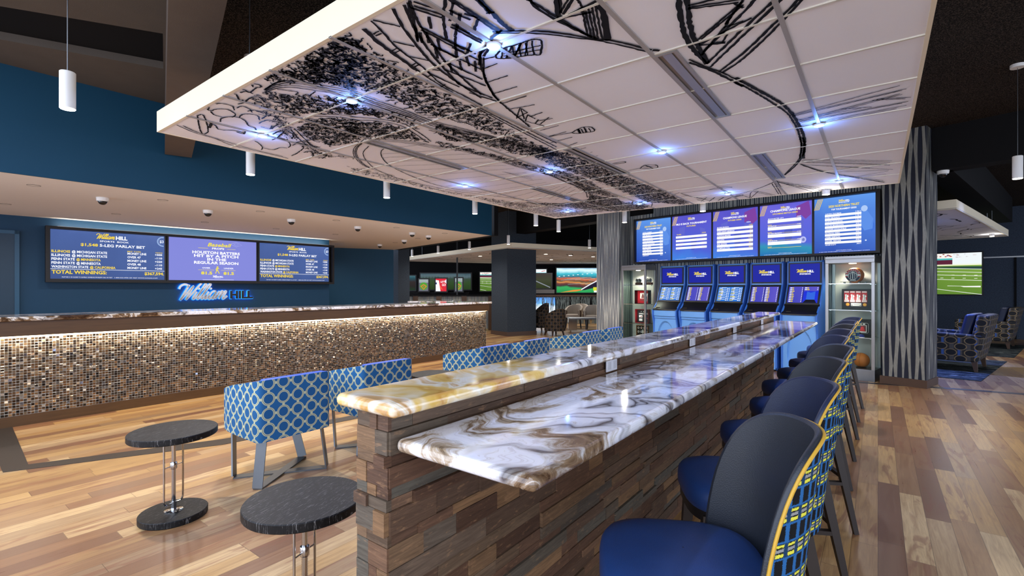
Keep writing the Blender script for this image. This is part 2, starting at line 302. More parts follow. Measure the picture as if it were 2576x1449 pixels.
STROKES=[[9,-3764,1427,-3635,1409,-3560,1441,-3559,1504,-3624,1545],[9,-3762,1423,-3768,1450,-3700,1462,-3650,1513,-3709,1589,-3788,1600],[9,-3780,1454,-3836,1494,-3846,1557],[9,-3961,1588,-3859,1562,-3763,1605,-3778,1681,-3879,1758,-3898,1808,-3938,1844],[9,-3956,1431,-3918,1460,-4273,1624,-4361,1609,-3956,1431],[16,-4037,1515,-4044,1555,-4179,1596],[9,-4071,1566,-4082,1605,-4160,1659,-4091,1745,-4085,1817],[12,-4106,1768,-4121,1825,-4035,1804],[8,-4307,1418,-4404,1577,-4451,1758,-4531,1914,-4541,2165,-4555,2434],[8,-4285,1451,-4384,1609,-4485,1949,-4522,2157,-4525,2364],[9,-3335,1405,-3324,1431,-3424,1495,-3377,1495],[9,-3237,1410,-3203,1425,-3220,1466,-3121,1455,-3077,1467,-3049,1447,-3060,1419,-3057,1402,-3115,1438],[9,-3270,1428,-3218,1445,-3221,1487],[9,-3487,1508,-3421,1522,-3313,1508,-3247,1535,-3308,1607],[9,-3568,1536,-3505,1545,-3516,1601,-3569,1640],[9,-3762,1635,-3671,1618,-3616,1646,-3605,1696,-3687,1750],[9,-3572,1611,-3513,1630,-3522,1703],[9,-3650,1749,-3548,1739,-3526,1784,-3586,1856],[9,-3767,1780,-3641,1785,-3623,1858,-3656,1927],[9,-3830,1827,-3828,1894,-3737,1865],[9,-3814,1904,-3671,1883,-3692,1964],[9,-3943,1977,-3811,1973,-3782,2029,-3835,2095,-3934,2130],[9,-4000,2043,-3851,2012,-3871,2068],[9,-4035,1804,-4007,1859,-4022,1918],[9,-4243,1973,-4281,2023,-4370,2098,-4464,2134],[9,-4392,2124,-4381,2197,-4258,2204,-4227,2248],[9,-4096,2045,-4007,2056,-4022,2139,-4123,2223,-4203,2245],[9,-4108,2234,-4000,2235,-4094,2328,-4309,2386,-4440,2404],[9,-4243,2413,-4160,2430,-4256,2519,-4394,2555],[9,-4038,2206,-3903,2230,-3977,2333,-3976,2417],[8,-4211,2460,-4123,2573,-4293,2632],[8,-3669,2014,-3846,2197,-4008,2393,-4090,2598],[8,-3697,1993,-3904,2191,-4087,2419,-4191,2616],[7,-3089,1500,-2918,1497,-2809,1569,-2651,1874],[7,-3106,1509,-2946,1511,-2839,1586,-2678,1893],[7,-3123,1517,-2975,1526,-2870,1603,-2706,1912],[7,-3141,1526,-3004,1541,-2901,1621,-2734,1932],[9,-3103,1500,-2963,1493,-2881,1505],[8,-3028,1546,-2969,1644,-3023,1659],[8,-2966,1725,-2866,1711],[8,-2912,1858,-2833,1848],[8,-2677,1833,-2677,2000,-2665,2270,-2669,2549,-2619,2758,-2557,3043,-2384,3841],[8,-2710,1856,-2708,2024,-2694,2295,-2697,2575,-2643,2783,-2577,3067,-2397,3862],[8,-2738,1875,-2734,2043,-2719,2316,-2719,2597,-2663,2804,-2594,3087,-2407,3879],[8,-2772,1898,-2767,2067,-2749,2342,-2748,2624,-2687,2830,-2615,3112,-2420,3900],[8,-3237,1933,-3120,2035,-3052,2157],[8,-3291,1948,-3164,2063,-3102,2192],[8,-3089,2115,-2966,2265,-2892,2441,-2963,2683,-3054,2891],[8,-3149,2156,-3001,2292,-2944,2464,-3012,2681,-3096,2879],[7,-2759,2134,-2761,2251,-2738,2394],[7,-2806,2258,-2759,2239],[7,-2797,2321,-2741,2294],[7,-2795,2380,-2741,2350],[9,-2758,2752,-2690,2721,-2697,2815],[8,-2706,2725,-2566,3054,-2512,3281],[8,-2346,3063,-2426,3124,-2550,3252],[8,-2845,2669,-2837,2831,-2916,2937],[20,-1951,1342,-1995,1458,-2040,1571,-2108,1843,-2125,1908],[9,-2120,1903,-2160,2099,-2199,2445,-2233,2849,-2282,3676],[9,-2085,1939,-2145,2131,-2161,2402,-2197,2803,-2221,3579],[8,-2226,2474,-2263,2886,-2327,3749],[10,-1890,1382,-1939,1513,-2004,1655,-2058,1864,-2092,1997,-2086,2216],[9,-1922,1363,-1893,1408,-1862,1473,-1831,1533],[9,-1972,1601,-1922,1703],[9,-2027,1757,-1980,1857],[9,-2049,1939,-2014,1983],[8,-1995,1497,-1944,1497],[8,-1997,1515,-1952,1517],[8,-2055,1661,-1999,1659],[8,-2060,1687,-2004,1684],[8,-2103,1838,-2057,1831],[8,-2103,1863,-2048,1855],[8,-2145,1994,-2097,1993],[8,-2179,2146,-2128,2133],[13,-1714,1379,-1812,1523,-1880,1651,-1970,1848,-2030,2062,-2091,2432],[12,-1651,1391,-1781,1571,-1832,1659,-1932,1861,-2063,2192],[12,-1627,1410,-1682,1483,-1748,1583,-1828,1745,-1930,1961,-2055,2390],[11,-1636,1403,-1780,1584,-1866,1675],[11,-1670,1460,-1617,1600],[11,-1649,1455,-1597,1586],[11,-1627,1435,-1578,1561],[11,-1755,1590,-1736,1886],[11,-1770,1610,-1761,1905],[11,-1844,1761,-1818,2114],[11,-1837,1738,-1826,1941],[11,-1917,1905,-1898,2218],[11,-1984,1989,-1944,2303],[11,-1638,1679,-1622,1887],[11,-1620,1668,-1607,1877],[11,-1548,1573,-1523,1693],[11,-1478,1522,-1469,1856],[11,-1490,1513,-1488,1854],[11,-1511,1634,-1483,1701],[11,-1611,1674,-1607,1778],[11,-1739,1743,-1722,1957],[11,-1775,1828,-1752,2029],[11,-2063,2192,-2033,2476],[11,-2094,2317,-2045,2537],[12,-1659,1556,-1728,1635],[12,-1613,1603,-1735,1747],[12,-1501,1505,-1613,1603],[12,-1491,1543,-1608,1641],[12,-1523,1625,-1677,1750],[12,-1489,1708,-1576,1775],[12,-1667,1853,-1781,1944],[12,-1730,1805,-1854,1952],[12,-1770,1720,-1846,1818],[12,-1677,1750,-1753,1830],[12,-1844,1776,-1922,1868],[12,-1781,1944,-1845,2042],[12,-1892,1923,-1973,2032],[12,-1844,1959,-1918,2056],[12,-1767,1643,-1838,1724],[12,-1703,1972,-1792,2065],[12,-1776,2011,-1861,2116],[12,-1586,1914,-1703,1972],[12,-1577,1921,-1705,2001],[12,-1780,1584,-1874,1682],[12,-1793,1624,-1864,1703],[13,-1458,1851,-1543,1878,-1586,1914,-1687,1953,-1782,2072,-1845,2165,-1907,2270,-1998,2456,-2046,2610,-2100,2834,-2161,3088],[18,-1383,1594,-1410,1733,-1425,1827,-1422,1892],[16,-1394,1585,-1411,1710],[10,-1431,1695,-1393,1712],[9,-1713,2011,-1859,2192,-1987,2420,-2046,2585],[13,-1218,1718,-1207,1778,-1191,1899,-1146,2178],[13,-1207,1727,-1221,1799,-1191,1986,-1130,2206],[18,-1107,1783,-1169,1893,-1175,1940],[12,-1102,1806,-1157,1902],[12,-1058,1839,-1154,1915],[10,-1074,1828,-1155,1893],[13,-1175,1940,-1068,1925,-974,1913],[11,-1168,1939,-1041,1978],[10,-1043,1851,-1056,1913,-1077,1962],[9,-1077,1962,-1154,2159],[9,-1059,1954,-1146,2178],[9,-1033,1931,-1138,2198],[9,-1013,1925,-1127,2212],[9,-997,1926,-1112,2231],[26,-974,1933,-1026,2081,-1092,2253],[12,-1505,1835,-1331,1961,-1219,2086,-1129,2215,-1072,2274,-951,2482],[9,-1506,1854,-1343,1979,-1231,2107,-1105,2266,-971,2502],[9,-828,2711,-773,2872,-721,3000,-657,3219],[14,-838,2744,-786,2876,-745,2997,-669,3277],[14,-948,2489,-922,2516],[18,-679,3112,-627,3309,-559,3578,-516,3779,-492,4008,-486,4260,-485,4556,-503,4839,-575,5443],[12,-694,3178,-639,3373,-574,3674,-531,3884,-513,4062,-507,4372,-518,4676,-542,4972,-605,5421],[14,-500,4673,-513,4934,-549,5208,-613,5498,-708,5808,-845,6166],[9,-519,4658,-533,4918,-579,5267,-642,5544,-842,6140],[9,-942,6367,-1076,6575,-1254,6787,-1447,6955,-1531,7015],[8,-1445,7078,-1780,7079,-2002,6911,-2078,6461],[7,-1460,7152,-1804,7174,-2047,6991],[20,-688,2100,-749,2350,-775,2555,-766,2824],[20,-657,2122,-719,2373,-742,2538,-757,2814],[10,-682,2217,-489,2300],[13,-674,2191,-533,2217],[10,-676,2206,-467,2286],[11,-727,2522,-470,2304],[11,-712,2526,-476,2331],[11,-739,2583,-606,2521,-468,2468],[11,-741,2669,-598,2489,-547,2396],[11,-739,2583,-624,2641],[11,-734,2565,-636,2537],[11,-638,2631,-594,2556],[11,-678,2600,-621,2629],[11,-506,2297,-481,2358],[11,-596,2478,-505,2475],[11,-580,2454,-457,2274],[13,-766,2824,-520,2548,-344,2359],[13,-762,2877,-534,2614,-377,2437,-321,2376],[13,-737,2966,-574,2810,-385,2577,-274,2432],[13,-725,2993,-587,2877,-381,2616,-263,2441],[13,-760,2699,-678,2600,-489,2396,-426,2317],[7,-508,4024,109,3845],[7,-506,4039,144,3934],[7,-498,4059,123,3950],[7,-470,4182,114,4008],[7,-467,4214,126,4028],[7,-5,4032,191,4134],[7,-28,4038,146,4134],[7,-208,4102,-35,4180],[7,-483,4172,-91,4164],[7,-475,4223,163,4206],[7,-463,4247,132,4219],[7,-486,4323,157,4288],[7,-483,4358,105,4325],[7,-478,4378,125,4379],[7,-586,5474,110,6067],[7,-598,5510,96,6125],[7,-614,5588,98,6268],[7,-604,5572,90,6214],[7,-611,5708,126,6515],[7,-543,5784,-67,6292],[7,-434,6225,-228,6171],[7,-202,6682,87,6564],[7,-185,6695,72,6717],[7,-134,6792,73,6832],[7,-326,6306,94,6517],[14,-624,5675,-575,5858,-444,6244,-245,6649,60,7239],[7,-600,5765,-437,6276,50,7116],[7,-977,6403,-1036,7389],[7,-942,6367,-984,7345],[7,-1014,6507,-1056,7291],[7,-946,6395,-482,7369],[7,-946,6460,-517,7420],[7,-941,6496,-596,7360],[7,-904,6590,-681,7373],[7,-1420,7360,-1282,6880,-1093,7389],[7,-1289,6914,-1130,7403],[7,-1409,7368,-1233,6917],[7,-1547,7088,-1469,7062,-1420,7360],[12,-2002,6874,-1929,7236],[12,-2039,7233,-1887,6961],[12,-1946,7303,-1798,7028],[12,-1828,7313,-1701,7101],[12,-1764,7361,-1613,7168],[12,-1595,7181,-1439,7048],[12,-2047,7068,-2002,7261],[8,-1796,2113,-1698,2111],[8,-1897,2268,-1745,2268],[8,-1981,2424,-1794,2427],[8,-2040,2590,-1832,2581],[8,-2059,2702,-1875,2739],[8,-2036,2910,-1913,2892],[8,-2050,3017,-1920,3041],[8,-2071,3093,-1930,3005],[8,-2134,2880,-1992,2727],[8,-1992,2727,-1998,2828],[8,-2116,2967,-2023,2864],[8,-2023,2864,-2030,2972],[8,-2127,2870,-1998,2828],[8,-2084,3052,-2017,2997],[8,-2116,2967,-2059,3165],[8,-1998,2748,-2095,2923],[7,-2149,3213,-1968,3202],[7,-2176,3384,-1995,3362],[7,-2252,3536,-2028,3515],[7,-2204,3714,-2070,3673],[7,-2153,3859,-2080,3850],[7,-2165,4006,-2099,4010],[7,-2161,4150,-2113,4148],[8,-2299,5132,-2173,5105],[8,-2313,5274,-2238,5304],[8,-2313,5433,-2245,5463],[8,-2338,5638,-2236,5715],[8,-2347,5839,-2233,5865],[8,-2282,6076,-2198,6076],[8,-2284,6374,-2127,6291],[8,-2200,6507,-2078,6394],[8,-2151,6688,-2045,6625],[8,-1734,2026,-1653,2041],[9,-1645,2031,-1567,1999,-1513,2004,-1460,2009,-1421,2011,-1385,2018,-1366,2059,-1447,2165,-1476,2151,-1521,2132,-1579,2111,-1625,2093,-1644,2078,-1660,2059,-1645,2031],[8,-1567,1999,-1644,2078],[8,-1513,2004,-1625,2093],[8,-1460,2009,-1579,2111],[8,-1460,2009,-1579,2111],[8,-1421,2011,-1521,2132],[8,-1558,2006,-1612,2095],[8,-1518,2010,-1577,2108],[8,-1479,2015,-1543,2122],[8,-1440,2019,-1509,2135],[8,-1402,2023,-1475,2149],[8,-1604,2046,-1392,2089],[8,-1619,2066,-1418,2127],[8,-2176,3384,-1974,3413],[9,-1974,3413,-1885,3362,-1831,3353,-1784,3389,-1810,3486,-1878,3475,-1924,3468,-1962,3446,-1974,3413],[8,-1974,3413,-1962,3446],[8,-1885,3362,-1924,3468],[8,-1885,3362,-1924,3468],[8,-1885,3362,-1924,3468],[8,-1831,3353,-1878,3475],[8,-1898,3368,-1931,3463],[8,-1869,3377,-1901,3472],[8,-1840,3386,-1871,3480],[8,-1811,3395,-1841,3489],[8,-2146,4872,-1989,4860],[9,-1989,4860,-1898,4763,-1807,4811,-1823,4922,-1879,4934,-1921,4932,-1989,4860],[8,-1989,4860,-1921,4932],[8,-1989,4860,-1921,4932],[8,-1898,4763,-1879,4934],[8,-1898,4763,-1879,4934],[8,-1898,4763,-1879,4934],[9,-1942,4832,-1818,4864],[9,-2157,4506,-2015,4497,-2025,4548,-2151,4531],[8,-2087,6455,-1716,6440],[9,-1716,6440,-1613,6376,-1512,6350,-1448,6458,-1544,6446,-1634,6459,-1716,6440],[8,-1716,6440,-1634,6459],[8,-1716,6440,-1634,6459],[8,-1613,6376,-1544,6446],[8,-1613,6376,-1544,6446],[8,-1613,6376,-1544,6446],[6,-3461,2510,-3622,2560,-3801,2640,-4001,2793,-4177,3000,-4234,3120],[6,-3446,2522,-3609,2570,-3788,2650,-3988,2803,-4167,3008,-4227,3126],[6,-3433,2531,-3599,2577,-3778,2658,-3977,2811,-4158,3014,-4221,3130],[6,-3427,2541,-3281,2635,-3177,2809,-3106,3025,-2987,3208,-2943,3611,-2948,4009,-2904,4389,-2898,4591,-2940,5014,-2949,5324,-3046,5629,-3204,5966],[6,-3453,2561,-3306,2655,-3202,2831,-3131,3049,-3011,3234,-2963,3636,-2962,4028,-2915,4406,-2909,4609,-2949,5030,-2959,5342,-3046,5629,-3204,5966],[6,-3483,2583,-3335,2678,-3231,2856,-3160,3077,-3039,3264,-2987,3665,-2978,4049,-2928,4426,-2923,4631,-2960,5049,-2970,5362,-3046,5629,-3204,5966],[6,-2888,4998,-2945,5418,-3070,5780,-3230,6058,-3393,6146],[6,-2875,5009,-2931,5429,-3055,5792,-3214,6070,-3421,6197],[6,-2861,5019,-2916,5440,-3039,5804,-3198,6083,-3450,6249],[6,-3019,5819,-2913,6185,-2938,6395,-3011,6664,-3088,6778],[6,-2838,6025,-2794,6426,-2826,6639,-2902,6789],[6,-2605,6201,-2611,6642,-2653,6935,-2739,7129],[6,-3071,5920,-2955,6274,-2938,6395,-3069,6792,-3088,6778],[6,-2888,6131,-2794,6426,-2826,6639,-2958,6920],[6,-2651,6310,-2659,6765,-2653,6935,-2794,7270],[8,-3546,2785,-3643,2825,-3793,2951,-3962,3162,-4069,3374,-4198,3747,-4282,4169,-4246,4560,-4101,4865],[6,-3584,2649,-3744,2715,-3886,2809,-4052,2977,-4209,3182,-4318,3413],[8,-4318,3413,-4389,3757,-4369,4467,-4207,4991,-4036,5488,-3906,5904],[6,-4234,3120,-4294,3362,-4301,3521],[4,-3556,2793,-3132,2915],[4,-3696,2884,-3100,3170],[4,-3792,2969,-3043,3378],[4,-3874,3092,-3023,3586],[4,-3962,3243,-3014,3761],[4,-4069,3418,-3027,3909],[4,-4181,3661,-3041,4064],[4,-4226,3933,-3043,4284],[4,-4237,4262,-3058,4460],[4,-4229,4541,-3074,4647],[4,-4203,4822,-3129,4816],[4,-4193,5145,-3139,4919],[4,-4071,5347,-3166,5071],[4,-3946,5556,-3119,5107],[4,-3881,5721,-3056,5154],[4,-3694,5746,-3032,5231],[4,-3654,5853,-3065,5389],[4,-3573,5915,-3100,5555],[3,-3229,4098,-3202,4654],[3,-3221,4131,-3177,4600],[3,-3214,4164,-3151,4548],[3,-3206,4197,-3127,4496]]
REGIONS=[[50,90,-2248,1442,-2182,1369,-2095,1434,-2109,1576,-2166,1766,-2208,1965,-2238,2274,-2261,2629,-2331,3058,-2440,3113,-2494,2968,-2511,2668,-2618,2499,-2585,2202,-2586,1967,-2604,1783,-2737,1643,-2814,1545,-2571,1476],[50,100,-2902,1384,-2574,1375,-2388,1364,-2116,1380,-2073,1412,-2128,1504,-2637,1863,-2714,1621,-2813,1537,-2931,1497,-2984,1456],[45,100,-3129,1513,-3029,1655,-2948,1761,-2759,1950,-2985,2109,-3216,1921,-3395,1855,-3363,1796,-3253,1624],[45,100,-3396,1940,-3180,2074,-3122,2207,-3541,2503,-3860,2463,-3837,2241,-3655,2024],[45,100,-2868,1964,-2784,2154,-2775,2469,-2881,2609,-2854,2409,-2928,2236,-3030,2075],[45,100,-3170,2170,-3025,2310,-2974,2489,-3034,2700,-3103,2873,-3142,2747,-3310,2583,-3504,2399],[45,95,-2741,2618,-2674,2669,-2683,2825,-2603,3098,-2494,3334,-2403,3872,-2554,3946,-2696,3605,-2740,3187,-2923,2970,-2849,2769],[45,95,-2350,3112,-2383,3340,-2384,3841,-2464,3970,-2456,3362,-2535,3264],[45,95,-3012,2877,-2971,3038,-2923,3288,-2872,3646,-2817,4109,-2913,4248,-2935,3726,-2998,3328,-3085,3103,-3081,3029],[45,95,-2390,3521,-2357,3732,-2309,3967,-2275,4910,-2246,5766,-2198,7195,-2309,7366,-2665,6842,-2623,5662,-2628,4834,-2649,4195,-2610,3845],[45,95,-2780,4096,-2708,4447,-2686,4940,-2797,5655,-2878,6212,-3010,5757,-2922,5375,-2875,4901,-2913,4292],[45,95,-2926,5025,-2969,5462,-3071,5850,-2930,6324,-2973,6693,-2733,6709,-2796,7177,-3042,7468,-3491,7231,-3770,6674,-4087,6022,-4141,5727,-3745,6152,-3344,6247,-3070,5780],[50,60,-4460,5167,-4293,5695,-4127,6081,-3890,6631,-3491,7231,-3632,7228,-4545,7329,-4570,6733,-4604,5902],[50,50,-4330,2965,-4330,3090,-4332,3264,-4332,3546,-4379,3872,-4437,4321,-4379,4861,-4306,5283,-4151,5845,-4336,6105,-4436,5263,-4521,4548,-4524,3873,-4515,3457,-4508,3087],[50,70,-3313,1508,-3153,1538,-3494,1866,-3841,2127,-4022,2101,-3662,1828],[50,60,-3722,2007,-3932,2246,-4124,2619,-3988,2818,-4343,2594,-4061,2269]]
# ------------------------------------------------------------------ materials
def m_floor():
    t=NT('floor_planks'); x,y,z=t.xyz(t.co())
    w=.125; L=1.1
    r=t.M('FLOOR',t.M('DIVIDE',x,w)); h=t.white(t.comb(r,3.3))
    u=t.M('ADD',t.M('DIVIDE',y,L),t.M('MULTIPLY',h,7.0)); k=t.M('FLOOR',u)
    rnd=t.white(t.comb(r,k,1.7)); rnd2=t.white(t.comb(r,k,9.1))
    base=t.ramp(rnd,[(0,'#6d4c37'),(.17,'#906a48'),(.34,'#b08a56'),(.52,'#c19b64'),(.7,'#95704b'),(.86,'#d0b07e'),(1,'#73533d')])
    off=t.M('MULTIPLY',rnd2,60.0)
    gv=t.comb(t.M('ADD',t.M('MULTIPLY',x,42.0),off),t.M('MULTIPLY',y,2.6),off)
    g=t.noise(gv,1.0,5,.62,1.2)
    c=t.mix(t.ramp(g,[(.32,'#000000'),(.68,'#ffffff')]),t.mix(.5,base,'#6a4028'),base)
    hv=t.comb(t.M('ADD',t.M('MULTIPLY',x,11.0),off),t.M('MULTIPLY',y,1.5),off)
    hn=t.noise(hv,1.0,3,.55,1.6)
    hm=t.M('MULTIPLY',t.ramp(hn,[(.54,'#000000'),(.62,'#ffffff')]),t.M('GREATER_THAN',rnd2,.35))
    c=t.mix(t.M('MULTIPLY',hm,.55),c,'#7b4a33')
    fx=t.M('FRACT',t.M('DIVIDE',x,w)); fu=t.M('FRACT',u)
    e=t.M('MAXIMUM',t.M('MAXIMUM',t.M('LESS_THAN',fx,.012),t.M('GREATER_THAN',fx,.988)),t.M('LESS_THAN',fu,.003))
    c=t.mix(t.M('MULTIPLY',e,.6),c,'#3d2818')
    t.set(base=c,rough=t.M('MULTIPLY_ADD',g,.18,.22),spec=.45)
    t.bump(t.M('SUBTRACT',g,t.M('MULTIPLY',e,2.0)),.08,.002)
    return t.m
def m_onyx(name,ox,sc_=1.0,amber=None):
    t=NT(name); v=t.VM('ADD',t.co(),(ox,ox*.7,0))
    v=t.VM('MULTIPLY',v,(sc_,sc_*.75,sc_))
    w1=t.noise(v,1.5,3,.55,1.0); w2=t.noise(t.VM('ADD',v,(9,4,2)),1.9,3,.55,.6)
    d=t.VM('ADD',v,t.comb(t.M('MULTIPLY',w1,1.1),t.M('MULTIPLY',w2,1.1),0))
    a=t.noise(d,1.9,8,.68,.6)
    base=t.ramp(a,[(.30,'#24170f'),(.38,'#4d3623'),(.44,'#8f765b'),(.485,'#d9d3cb'),(.52,'#eceaf0'),(.58,'#f3f2f4'),(.62,'#bba78d'),(.67,'#4a311b'),(.74,'#7f654a'),(.84,'#dcd2c4')])
    vein=t.noise(t.VM('MULTIPLY',d,(.8,2.2,1.0)),1.5,3,.5,.5); vk=t.noise(t.VM('ADD',d,(5,1,3)),1.1,2,.5)
    vm=t.M('MULTIPLY',t.ramp(t.M('ABSOLUTE',t.M('SUBTRACT',vein,.5)),[(0,'#ffffff'),(.02,'#b0b0b0'),(.06,'#000000')]),t.ramp(vk,[(.42,'#000000'),(.56,'#ffffff')]))
    c=t.mix(t.M('MULTIPLY',vm,.92),base,'#2f1d12')
    v2=t.noise(t.VM('MULTIPLY',d,(2.0,1.0,1.0)),4.5,3,.6,.8)
    c=t.mix(t.M('MULTIPLY',t.ramp(t.M('ABSOLUTE',t.M('SUBTRACT',v2,.5)),[(0,'#ffffff'),(.02,'#000000')]),.22),c,'#8a6a48')
    an=t.noise(t.VM('ADD',v,(3,7,1)),.8,2,.5,.4)
    if amber is not None:
        yy=t.xyz(t.co())[1]; an=t.M('ADD',an,t.M('MULTIPLY_ADD',yy,-.9,amber*.9,clamp=True))
    am=t.ramp(an,[(.66,'#000000'),(.80,'#ffffff')])
    gold=t.ramp(t.noise(d,2.6,4,.6,.8),[(.3,'#5a3210'),(.42,'#c98a24'),(.5,'#f0c766'),(.58,'#fbf2dc'),(.68,'#d9a13c'),(.8,'#7a4a18')])
    c=t.mix(t.M('MULTIPLY',am,.85),c,gold)
    t.set(base=c,rough=.06,spec=.6,coat=.4)
    return t.m
def m_cladding():
    t=NT('reclaimed_wood'); g=t.node('ShaderNodeNewGeometry'); r=g.outputs['Random Per Island']
    base=t.ramp(r,[(0,'#523a2b'),(.18,'#755540'),(.36,'#5d4a3b'),(.5,'#856147'),(.64,'#625f54'),(.76,'#6c5540'),(.88,'#9d7650'),(1,'#524d45')])
    x,y,z=t.xyz(t.co()); o=t.M('MULTIPLY',r,50.0)
    n=t.noise(t.comb(t.M('ADD',t.M('MULTIPLY',x,6.0),o),t.M('ADD',t.M('MULTIPLY',y,6.0),o),t.M('MULTIPLY',z,90.0)),1.0,6,.7,1.0)
    c=t.mix(t.ramp(n,[(.35,'#000000'),(.68,'#ffffff')]),t.mix(.55,base,'#231711'),base)
    n2=t.noise(t.comb(t.M('MULTIPLY',x,9.0),t.M('MULTIPLY',y,9.0),t.M('MULTIPLY',z,30.0)),2.2,4,.6)
    c=t.mix(t.M('MULTIPLY',t.ramp(n2,[(.58,'#000000'),(.7,'#ffffff')]),.45),c,'#a37c59')
    t.set(base=c,rough=.55,spec=.35); t.bump(n,.35,.004); return t.m
def m_mosaic():
    t=NT('glass_mosaic'); g=t.node('ShaderNodeNewGeometry'); r=g.outputs['Random Per Island']
    c=t.ramp(r,[(0,'#2b231d'),(.25,'#57473a'),(.45,'#816c57'),(.62,'#40352b'),(.78,'#ab9272'),(.92,'#6d4e30'),(1,'#9d8a74')])
    t.set(base=c,rough=.09,metal=.8,spec=.8); return t.m
def wave_f(t,u,v,p,hh,wmax):
    x=t.M('DIVIDE',u,p); res=None
    for off,ph in ((0,0),(.5,.37)):
        xx=t.M('ADD',x,off); cell=t.M('FLOOR',xx); r=t.white(t.comb(cell,off+2.2))
        f=t.M('ABSOLUTE',t.M('SUBTRACT',t.M('FRACT',xx),.5))
        vv=t.M('ADD',t.M('DIVIDE',v,hh),t.M('MULTIPLY_ADD',r,.5,ph))
        wd=t.M('MULTIPLY',t.M('POWER',t.M('ABSOLUTE',t.M('SINE',t.M('MULTIPLY',vv,PI))),.8),wmax)
        d=t.M('MULTIPLY_ADD',t.M('SUBTRACT',wd,f),40.0,.5,clamp=True)
        res=d if res is None else t.M('MAXIMUM',res,d)
    return res
def m_wave(name,p,hh,wmax,hi,lo,mid):
    t=NT(name); u,v,_=t.xyz(t.co('UV'))
    d=wave_f(t,u,v,p,hh,wmax)
    n=t.noise(t.comb(t.M('MULTIPLY',u,60.0),t.M('MULTIPLY',v,14.0)),1.0,4,.6)
    hi_=t.mix(n,hi,mid); lo_=t.mix(t.noise(t.comb(t.M('MULTIPLY',u,40.0),t.M('MULTIPLY',v,2.0)),1.0,3),lo,'#0c1020')
    c=t.mix(d,hi_,lo_); t.set(base=c,rough=t.M('MULTIPLY_ADD',d,.2,.38),metal=.25,spec=.5)
    n3=t.noise(t.comb(t.M('MULTIPLY',u,110.0),t.M('MULTIPLY',v,90.0)),1.0,2,.6)
    t.bump(t.M('ADD',t.M('SUBTRACT',1.0,d),t.M('MULTIPLY',t.M('ADD',n,n3),.35)),.7,.012); return t.m
def m_rings(name,p,bg,inner,line,cs=.5):
    t=NT(name); u,v,_=t.xyz(t.co('UV'))
    fx=t.M('SUBTRACT',t.M('FRACT',t.M('DIVIDE',u,p)),.5); fy=t.M('SUBTRACT',t.M('FRACT',t.M('DIVIDE',v,p)),.5)
    d=t.M('SQRT',t.M('ADD',t.M('MULTIPLY',fx,fx),t.M('MULTIPLY',fy,fy)))
    dd=t.M('ABSOLUTE',t.M('SUBTRACT',d,.375)); ring=t.M('LESS_THAN',dd,.066)
    core=t.M('LESS_THAN',dd,.012)
    ax=t.M('ABSOLUTE',fx); ay=t.M('ABSOLUTE',fy)
    bx=t.M('MULTIPLY',t.M('GREATER_THAN',ax,.40),t.M('LESS_THAN',ay,.085)); by=t.M('MULTIPLY',t.M('GREATER_THAN',ay,.40),t.M('LESS_THAN',ax,.085))
    m=t.M('MAXIMUM',ring,t.M('MAXIMUM',bx,by))
    th=t.noise(t.comb(t.M('MULTIPLY',u,90.0),t.M('MULTIPLY',v,700.0)),1.0,2)
    ins=t.M('LESS_THAN',d,.31)
    c=t.mix(ins,bg,inner); c=t.mix(t.M('MULTIPLY',th,.25),c,'#0b2340')
    hat=t.M('GREATER_THAN',t.M('FRACT',t.M('MULTIPLY',t.M('ADD',u,v),240.0)),.55)
    ln=t.mix(t.M('MULTIPLY',hat,.28),line,bg); ln=t.mix(core,ln,'#24405f')
    c=t.mix(m,c,ln); t.set(base=c,rough=.75,spec=.25); t.bump(th,.15,.002); return t.m
def m_weave():
    t=NT('stool_weave'); u,v,_=t.xyz(t.co('UV'))
    nz=t.noise(t.co('UV'),420,2); u=t.M('ADD',u,t.M('MULTIPLY_ADD',nz,.010,-.005)); v=t.M('ADD',v,t.M('MULTIPLY_ADD',nz,.010,-.005))
    fx=t.M('FRACT',t.M('DIVIDE',u,.034)); fy=t.M('FRACT',t.M('DIVIDE',v,.082))
    inx=t.M('LESS_THAN',t.M('ABSOLUTE',t.M('SUBTRACT',fx,.5)),.33)
    blk=t.M('MULTIPLY',inx,t.M('LESS_THAN',t.M('ABSOLUTE',t.M('SUBTRACT',fy,.29)),.23))
    band=t.M('GREATER_THAN',fy,.58)
    c=t.mix(t.M('MAXIMUM',blk,band),'#265f96','#0b0d10')
    bl2=t.M('MULTIPLY',t.M('LESS_THAN',t.M('ABSOLUTE',t.M('SUBTRACT',t.M('FRACT',t.M('ADD',fx,.5)),.5)),.2),band)
    c=t.mix(t.M('MULTIPLY',bl2,.25),c,'#2d6ca3')
    ye=t.M('MULTIPLY',inx,t.M('MAXIMUM',t.M('LESS_THAN',t.M('ABSOLUTE',t.M('SUBTRACT',fy,.66)),.05),t.M('LESS_THAN',t.M('ABSOLUTE',t.M('SUBTRACT',fy,.93)),.035)))
    c=t.mix(ye,c,'#d9d445')
    gr=t.M('MULTIPLY',inx,t.M('LESS_THAN',t.M('ABSOLUTE',t.M('SUBTRACT',fy,.80)),.045)); c=t.mix(gr,c,'#8f8f8c')
    t.set(base=c,rough=.85,spec=.2); t.bump(nz,.3,.002); return t.m
